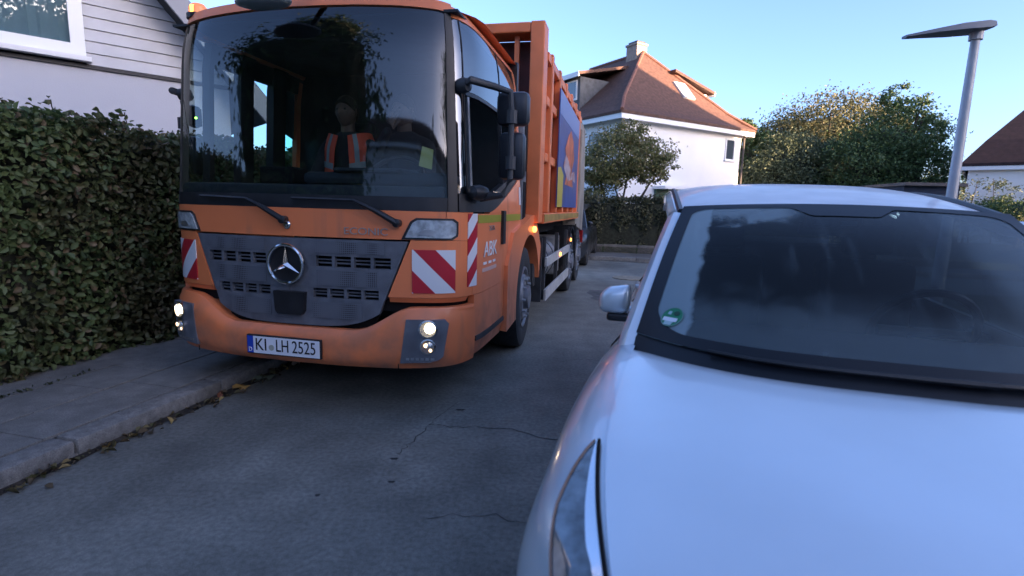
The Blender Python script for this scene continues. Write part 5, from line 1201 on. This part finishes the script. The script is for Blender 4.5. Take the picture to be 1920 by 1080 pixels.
    for i in range(nu_):
        for j in range(nv_):
            cs = [(i / nu_, j / nv_), ((i + 1) / nu_, j / nv_), ((i + 1) / nu_, (j + 1) / nv_), (i / nu_, (j + 1) / nv_)]; fs = [bf(*c) for c in cs]
            if max(fs) <= 0: continue
            poly = []
            for q in range(4):
                c0, c1, f0, f1 = cs[q], cs[(q + 1) % 4], fs[q], fs[(q + 1) % 4]
                if f0 > 0: poly.append(c0)
                if (f0 > 0) != (f1 > 0): t = f0 / (f0 - f1); poly.append((c0[0] + (c1[0] - c0[0]) * t, c0[1] + (c1[1] - c0[1]) * t))
            if len(poly) >= 3: b0 = len(V); V += [wn(*c) for c in poly]; F.append(tuple(range(b0, b0 + len(poly))))
    mobj('windscreen_border', V, F, M_frit, wso, False)
    # cowl: black tray between hood and glass
    V = []; F = []; N = 48
    for k in range(N + 1):
        a = -1 + 2 * k / N; p = Vector(ws((a + 1) / 2, 0)); kx = abs(a) * xe
        yy = cowl_y(a); rowx = [np.interp(yy, Yd, [q[m][0] for q in Rg]) for m in range(kh + 1)]; rowz = [np.interp(yy, Yd, [q[m][1] for q in Rg]) for m in range(kh + 1)]
        zz = float(np.interp(kx, rowx, rowz))
        e = Vector((math.copysign(kx, a) if k != N // 2 else 0, yy + .004, zz - .012))
        V += [p + Vector((0, .012, .0)), p.lerp(e, .25) + Vector((0, 0, -.012)), p.lerp(e, .7) + Vector((0, 0, -.016)), e]
    F = [(4 * k + j, 4 * k + j + 1, 4 * k + 5 + j, 4 * k + 4 + j) for k in range(N) for j in range(3)]; mobj('cowl', V, F, M_frit, car, True)
    if hero:
        for (xp, x1) in ((.22, -.50), (-.05 + .55, .20 - .30)):
            def wpt(x, lift): p = Vector(ws((x / .735 + 1) / 2, .0)); return p + Vector((0, -.012, lift - .006))
            mb = MB(); mb.tube([wpt(xp + (x1 - xp) * k / 6, .012) for k in range(7)], [.011, .010, .009, .008, .008, .007, .006], 6); wi = mb.build('wiper', M_bk, car, smooth=True)
    # roof
    def rf(u, v):
        a = 2 * u - 1; y = .785 + 2.05 * v; hw = .590 + .035 * math.sin(min(1, v * 1.6) * math.pi / 2) - .10 * max(0, v - .65)
        zc = 1.431 + .135 * math.sin(min(1, v / .62) * math.pi / 2) - .12 * max(0, v - .62) ** 1.3 * 2.2
        return (a * hw, y + .05 * a * a * (1 - v), zc - .022 * a * a - .028 * abs(a) ** 5)
    P, F, UV = grid(rf, 32, 28, .012, lambda u, v: (0, 0, 1)); mobj('roof', P, F, M_roofp if hero else paint, car, True)
    for sg in (1, -1):
        # A-pillar, roof side rail, roof moulding
        e0 = Vector(ws(1 if sg > 0 else 0, 0)); e1 = Vector(ws(1 if sg > 0 else 0, .07)); path = [e0 + (e0 - e1) * 1.3 + Vector((0, 0, -.03))] + [Vector(ws(1 if sg > 0 else 0, k / 14)) for k in range(14)] + [Vector(rf(1 if sg > 0 else 0, k / 20)) for k in range(21)]
        ra = []
        for k, p in enumerate(path):
            t = min(1, max(0, (k - 3) / 20)); t = t * t * (3 - 2 * t); base = max(0, 1 - k / 7)
            w = .050 + .018 * t + .010 * base; dz = .022 + .030 * t
            ra += [p + Vector((-sg * .004, .002, -.003)), p + Vector((sg * w * .5, .006, .004 - .004 * t)), p + Vector((sg * w * .9, .02, -dz * .45)), p + Vector((sg * w, .035, -dz)), p + Vector((sg * (w - .03), .05, -dz - .02))]
        F = [(5 * k + j, 5 * k + j + 1, 5 * (k + 1) + j + 1, 5 * (k + 1) + j) for k in range(len(path) - 1) for j in range(4)]; mobj('windscreen_pillar', ra, F, paint, car, True)
        mb = MB(); mb.tube([Vector(rf(1 if sg > 0 else 0, k / 20)) + Vector((sg * .012, 0, .004)) for k in range(0, 21)], .014, 6); mb.build('roof_moulding', M_bk, car, smooth=True)
    # side windows between belt and roof
        sw = []; N = 20
        for k in range(N + 1):
            y = .55 + 2.2 * k / N; lo_x = np.interp(y, Yd, [q[kh + 2][0] for q in Rg]); lo_z = np.interp(y, Yd, [q[kh + 2][1] for q in Rg])
            if y < 1.0: t = (y - .55) / .45; top = Vector((sg * (.745 - .07 * t), y, lo_z + .06 + (1.36 - lo_z - .06) * t))
            else: p = Vector(rf(1 if sg > 0 else 0, min(1, (y - .785) / 2.05))); top = p + Vector((sg * .075, .01, -.065))
            sw += [Vector((sg * (lo_x - .008), y, lo_z + .0)), top]
        F = [(2 * k, 2 * k + 2, 2 * k + 3, 2 * k + 1) for k in range(N)]; mobj('side_window', sw, F, M_sideg, car, True)
        # mirror
        mx = sg * .845; bm = bmesh.new(); bmesh.ops.create_uvsphere(bm, u_segments=20, v_segments=12, radius=1)
        for q in bm.verts:
            X, Y, Z = q.co; f_ = lambda c, e: math.copysign(abs(c) ** e, c); q.co = Vector((mx + f_(X, .55) * .066, .60 + (f_(Y, .7) * .07 if Y < 0 else Y * .035), 1.01 + f_(Z, .6) * .058 * (1.0 - .22 * X * sg) - .012 * X * sg))
        mb = MB(); mb.bm(bm); mi_ = mb.build('side_mirror', M_mirp if hero else paint, car, smooth=True)
        mb = MB(); mb.box(mx - sg * .02 - .05, mx - sg * .02 + .05, .56, .64, .920, .955, .012); mb.tube([(mx - sg * .03, .60, .94), (sg * .755, .66, .93)], .02, 6); mb.build('mirror_foot', M_bk, mi_)
        # doors as raised seams and handles
        for y in (.62, 1.55, 2.4):
            pts = [(sg * (np.interp(y, Yd, [q[k][0] for q in Rg]) + .001), y, np.interp(y, Yd, [q[k][1] for q in Rg])) for k in range(kh + 4, nP - 2)]; mb = MB(); mb.tube(pts, .004, 4); mb.build('door_seam', M_blk, car)
        for y in (1.35, 2.2): xx = np.interp(y, Yd, [q[kh + 6][0] for q in Rg]); zz = np.interp(y, Yd, [q[kh + 6][1] for q in Rg]); mb = MB(); mb.box(sg * xx - .02, sg * xx + .02, y - .09, y + .09, zz - .012, zz + .012, .008); mb.build('door_handle', paint, car)
        # headlamp: swept-back housing wrapped round the fender edge, chrome fin along the hood side
        hv = []; NH = 16
        for k in range(NH + 1):
            t = k / NH; y = -1.0 + .56 * t; i = np.interp(y, Yd, np.arange(len(Yd)))
            def at(kk): kk0 = int(kk); f = kk - kk0; g = lambda c: np.interp(y, Yd, [q[kk0][c] * (1 - f) + q[min(kk0 + 1, nP - 1)][c] * f for q in Rg]); return g(0), g(1)
            ka = kh + .25 + .35 * t; kb = ka + 5.2 * (1 - t) ** .8 + .15
            row = []
            for m_ in range(6):
                x_, z_ = at(ka + (kb - ka) * m_ / 5); row.append(Vector((sg * (x_ + .004), y, z_ + .005)))
            hv += row
        F = [(6 * k + j, 6 * k + j + 1, 6 * (k + 1) + j + 1, 6 * (k + 1) + j) for k in range(NH) for j in range(5)]
        hl = mobj('headlight', hv, F, M_hlg if hero else M_bk, car, True)
        ch = []
        for k in range(NH + 1):
            for w in (.0, .26): 
                p = hv[6 * k].lerp(hv[6 * k + 5], w * (1.0 if k < NH else 1)); ch.append(p + Vector((sg * .001, 0, .003)))
        mobj('chrome_fin', ch, [(2 * k, 2 * k + 1, 2 * k + 3, 2 * k + 2) for k in range(NH)], mat('pale_chrome', (.75, .80, .85), .18, .9), hl, True)
        for q_ in (hv[6 * 1 + 3], hv[6 * 4 + 3]): mb = MB(); mb.lathe([(.040, 0), (.040, .012), (.033, .014), (.028, 0), (.012, -.002), (.010, .008), (0, .010)], q_ + Vector((sg * .004, -.004, .0)), (sg * .75, -.6, .25), 20); mb.build('reflector', M_whl if lit else M_chr, hl, smooth=True)
        if hero:
            # orange reflection in the lamp, drawn as a fine amber line
            mb = MB(); mb.tube([hv[6 * k + 5] + Vector((sg * .002, 0, .002)) for k in range(2, NH + 1)], .0028, 5); mb.build('lamp_reflection_line', mat('amber_reflection', (.32, .20, .14), .3, .4), hl)
            mb = MB(); mb.tube([hv[6 * k] + Vector((-sg * .004, 0, .004)) for k in range(0, NH + 1)], .0045, 5); mb.build('lamp_seam', M_blk, hl)
        for y in (-.33, 2.32):
            c = (sg * .885, y, .32); mb = MB(); mb.lathe([(.20, -.0), (.21, .012), (.27, .012), (.30, .0), (.315, -.03), (.315, -.19), (.20, -.2)], c, (sg, 0, 0), 32); wo_ = mb.build('wheel', M_rub, car, smooth=True)
            mb = MB(); mb.lathe([(.205, -.01), (.19, -.02), (.17, -.03), (.06, -.005), (0, .0)], c, (sg, 0, 0), 24); mb.build('rim', M_alu, wo_, smooth=True)
    # rear window
    za = rf(0, 1)[2]; P, F, UV = grid(lambda u, v: ((2 * u - 1) * (.52 + .06 * v), 2.83 + .30 * v, (za - .01) * (1 - v) + .93 * v), 8, 4); mobj('rear_window', P, F, M_sideg, car, True)
    # interior
    mb = MB(); mb.box(-.70, .70, .28, .74, .80, .925, .03); mb.build('dashboard', mat('car_dash', (.025, .030, .036), .85), car, smooth=True)
    mb = MB(); mb.box(-.74, .74, .3, 2.85, .40, .46); mb.build('floor', M_blk, car)
    for x in (-.36, .36):
        mb = MB(); mb.box(x - .24, x + .24, 1.05, 1.5, .60, .74, .04); mb.box(x - .23, x + .23, 1.48, 1.62, .70, 1.16, .05); mb.box(x - .12, x + .12, 1.51, 1.60, 1.19, 1.34, .03); mb.build('seat', M_seat, car, smooth=True)
    mb = MB(); mb.box(-.66, .66, 2.25, 2.42, .60, 1.2, .05); mb.build('rear_seat', M_seat, car, smooth=True)
    if hero:
        mb = MB(); mb.lathe([(.18 + .016 * math.cos(t), .016 * math.sin(t)) for t in [2 * math.pi * k / 8 for k in range(8)]], (.36, .82, .94), (0, .9, .42), 28, closed=True); mb.tube([(.20, .82, .93), (.52, .82, .93)], .02, 6); mb.build('steering_wheel', M_bk, car, smooth=True)
        mb = MB(); mb.box(-.11, .11, .90, .93, 1.30, 1.355, .012); ir = mb.build('interior_mirror', M_bk, car, smooth=True)
        mb = MB(); mb.box(-.10, .10, .80, .89, 1.335, 1.39, .015); sbx = mb.build('sensor_box', mat('sensor_grey', (.03, .035, .045), .5), car)
        for x in (-.05, .045): mb = MB(); mb.box(x - .03, x + .03, .785, .80, 1.345, 1.365, .004); mb.build('sensor_window', mat('sensor_window', (.10, .13, .17), .3), sbx)
        # round green badge on the lower corner of the screen
        def onws(x, v): p = Vector(ws((x / (.735 * (1 - v) + .585 * v) + 1) / 2, v)); return p
        c = onws(-.612, .125); ex = (onws(-.56, .125) - c).normalized(); ey = (onws(-.612, .19) - c).normalized(); ez = ex.cross(ey).normalized(); ey = ez.cross(ex)
        def disc(name, r, o, m, parent, poly=None, nseg=28):
            pts = poly or [(r * math.cos(2 * math.pi * k / nseg), r * math.sin(2 * math.pi * k / nseg)) for k in range(nseg)]
            mb = MB(); mb.prism(pts, lambda u, v, d: c + ex * u + ey * v + ez * (o + d), .0008); return mb.build(name, m, parent)
        bd = disc('emission_badge', .042, .004, mat('badge_green', (.005, .20, .085), .4), wso)
        disc('badge_ring', .0, .0052, mat('badge_ring', (.14, .26, .24), .5), bd, [(.042 * math.cos(t), .042 * math.sin(t)) for t in [2 * math.pi * k / 28 for k in range(29)]] + [(.0385 * math.cos(t), .0385 * math.sin(t)) for t in [2 * math.pi * k / 28 for k in range(28, -1, -1)]])
        disc('badge_field', 0, .0055, M_plate, bd, [(-.030, -.020), (.026, -.020), (.026, -.004), (-.030, -.004)])
        disc('badge_field', 0, .0056, mat('badge_pale', (.35, .52, .55), .5), bd, [(-.018, -.036), (.010, -.036), (.016, -.0205), (-.018, -.0205)])
        disc('badge_field', 0, .0056, MATS['badge_pale'], bd, [(-.022, .008), (-.008, .008), (-.008, .022), (-.020, .022)])
        disc('badge_blot', 0, .0056, mat('badge_dark', (.004, .06, .03), .5), bd, [(.012 + .012 * math.cos(2 * math.pi * k / 14), .016 + .010 * math.sin(2 * math.pi * k / 14)) for k in range(14)])
    return car

M_frit = mat('black_frit', (.007, .009, .013), .40, spec=.35)
M_sideg = glass('car_side_glass', (.22, .26, .27), .07)
M_mirp = M_wp
M_hlg = mat('headlight_glass', (.11, .14, .16), .08, .3, var=.7, vscale=22, coat=1.)
# roof paint with a trace of dew
M_roofp = mat('dewy_roof_paint', (.56, .58, .62), .5, coat=.25, var=.10, vscale=6, bump=.12, bscale=35)
# windscreen of the white car: dark glass with condensation towards the edges
M_cargl = bpy.data.materials.new('dewy_windscreen'); M_cargl.use_nodes = True; nt = M_cargl.node_tree; nt.nodes.clear()
out = nt.nodes.new('ShaderNodeOutputMaterial'); tr = nt.nodes.new('ShaderNodeBsdfTransparent'); tr.inputs[0].default_value = (.27, .34, .38, 1)
gls = nt.nodes.new('ShaderNodeBsdfGlossy'); gls.inputs['Roughness'].default_value = .02; fr = schlick(nt, .035)
m1 = nt.nodes.new('ShaderNodeMixShader'); nt.links.new(fr, m1.inputs[0]); nt.links.new(tr.outputs[0], m1.inputs[1]); nt.links.new(gls.outputs[0], m1.inputs[2])
df = nt.nodes.new('ShaderNodeBsdfDiffuse'); df.inputs[0].default_value = (.27, .36, .40, 1)
uv = nt.nodes.new('ShaderNodeUVMap'); sp = nt.nodes.new('ShaderNodeSeparateXYZ'); nt.links.new(uv.outputs[0], sp.inputs[0])
tc = nt.nodes.new('ShaderNodeTexCoord'); no = nt.nodes.new('ShaderNodeTexNoise'); no.inputs['Scale'].default_value = 7; no.inputs['Detail'].default_value = 6; no.inputs['Distortion'].default_value = .6; nt.links.new(tc.outputs['Object'], no.inputs['Vector'])
mpn = nt.nodes.new('ShaderNodeMapping'); mpn.inputs['Scale'].default_value = (9, 1.5, 1.5); no2 = nt.nodes.new('ShaderNodeTexNoise'); no2.inputs['Scale'].default_value = 2.2; no2.inputs['Detail'].default_value = 7
nt.links.new(tc.outputs['Object'], mpn.inputs[0]); nt.links.new(mpn.outputs[0], no2.inputs['Vector'])
def mth(op, x, y=None, z=None, clamp=False):
    n = nt.nodes.new('ShaderNodeMath'); n.operation = op; n.use_clamp = clamp
    for i, v in enumerate((x, y, z)):
        if v is None: continue
        if isinstance(v, (int, float)): n.inputs[i].default_value = v
        else: nt.links.new(v, n.inputs[i])
    return n.outputs[0]
def ramp(x, a, b):   # 0 at a, 1 at b, smooth
    n = nt.nodes.new('ShaderNodeMapRange'); n.interpolation_type = 'SMOOTHSTEP'; n.inputs['From Min'].default_value = a; n.inputs['From Max'].default_value = b
    nt.links.new(x, n.inputs['Value']); return n.outputs[0]
U_, V_ = sp.outputs[0], sp.outputs[1]
nz = mth('SUBTRACT', no.outputs['Fac'], .5)
left = ramp(mth('ADD', U_, mth('MULTIPLY', nz, .05)), .118, .100)                       # band along the pillar
top = mth('MULTIPLY', ramp(mth('ADD', V_, mth('MULTIPLY', nz, .5)), .80, .93), ramp(U_, .42, .30))
low = ramp(mth('ADD', V_, mth('MULTIPLY', nz, .35)), .34, .10)
rgt = mth('MULTIPLY', ramp(mth('ADD', U_, mth('MULTIPLY', nz, .10)), .72, .80), .8)
sm = ramp(no2.outputs['Fac'], .56, .74)
fac = mth('ADD', mth('MAXIMUM', mth('MAXIMUM', mth('MULTIPLY', left, .80), mth('MULTIPLY', top, .55)), mth('MAXIMUM', mth('MULTIPLY', low, .20), mth('MULTIPLY', rgt, .20))), mth('MULTIPLY', sm, .06), clamp=True)
fac = mth('ADD', fac, .012, clamp=True)
m2 = nt.nodes.new('ShaderNodeMixShader'); nt.links.new(fac, m2.inputs[0]); nt.links.new(m1.outputs[0], m2.inputs[1]); nt.links.new(df.outputs[0], m2.inputs[2]); nt.links.new(m2.outputs[0], out.inputs[0])
build_car('white_car', 'white parked car in the foreground right with dewy windscreen and round green badge', CAR_O, -CAR_YAW, M_wp)
M_dk = mat('dark_car_paint', (.012, .013, .017), .3, coat=.5)
build_car('dark_car', 'dark car with lit headlights peeping out behind the truck', (*st(-2.07, 13.3)[:2], 0), -PHI, M_dk, hero=False, lit=True)

# ================================================================== LEAVES IN THE GUTTER
M_dead = leafmat('dead_leaf', [(0, (.05, .035, .018)), (.45, (.09, .062, .030)), (.7, (.085, .09, .035)), (.88, (.20, .13, .045)), (1, (.34, .24, .08))], .7, .1)
C = []; S = []
for _ in range(520):
    s_ = rng.uniform(1.2, 6.2); w = .5 + .5 * math.sin(s_ * 2.1 + 1.0) * math.sin(s_ * 5.3)
    if random.random() > .25 + .75 * w: continue
    r_ = -2.815 + abs(random.gauss(0, .055)) ; C.append(st(r_, s_, .008 + random.random() ** 2 * .03)[:]); S.append(random.uniform(.02, .065))
leaf_obj('leaf_litter', leaves(C, S, [(0, 0, 1)] * len(C), .35, .7, .22), M_dead, None, kind='stuff')
mb = MB(); 
V = []; N = 90
for k in range(N + 1):
    s_ = -2 + 9 * k / N; w = .03 + .035 * (.5 + .5 * math.sin(s_ * 2.1 + 1.0)) + .012 * math.sin(s_ * 17); V += [st(-2.828, s_, .004), st(-2.828, s_, .016), st(-2.828 + w, s_, .003)]
mobj('gutter_dirt', V, [(3 * k + j, 3 * k + j + 1, 3 * k + 4 + j, 3 * k + 3 + j) for k in range(N) for j in range(2)], M_soil, None, kind='stuff')
def bigleaf(r_, s_, size, c, label, rot, z=.03):
    n = 14; V = [Vector((0, 0, .006))]
    for k in range(n): t = 2 * math.pi * k / n; rr = size * (.5 + .12 * math.cos(2 * t) + .10 * math.cos(5 * t)); V.append(Vector((rr * math.cos(t) * 1.25, rr * math.sin(t) * .8, .012 * math.cos(3 * t))))
    mw = Matrix.Translation(st(r_, s_, z)) @ Matrix.Rotation(rot, 4, 'Z') @ Matrix.Rotation(.35, 4, 'X'); 
    o = mobj('fallen_leaf', [mw @ v for v in V], [(0, k, k % n + 1) for k in range(1, n + 1)], c); tag(o, label, 'leaf', 'large leaves lying in the gutter'); return o
M_ly = mat('yellow_leaf', (.34, .23, .04), .7); M_lw = mat('pale_leaf', (.42, .36, .28), .7); M_lo = mat('ochre_leaf', (.30, .17, .04), .7); M_lgn = mat('grey_green_leaf', (.07, .085, .055), .7)
bigleaf(-2.73, 3.92, .085, M_ly, 'bright yellow leaf at the kerb nearest the truck', .5)
bigleaf(-2.74, 3.72, .07, M_lw, 'pale dry leaf in the gutter left of the yellow one', 1.4, .035)
bigleaf(-2.76, 3.10, .085, M_lo, 'ochre leaf in the middle of the gutter litter', .2)
bigleaf(-2.74, 3.32, .11, M_lgn, 'broad grey green leaf flat in the gutter between the ochre and pale leaves', .8)
bigleaf(-2.78, 2.93, .06, mat('reddish_leaf', (.20, .07, .035), .7), 'small reddish leaf in the gutter left of the ochre one', 2.0)
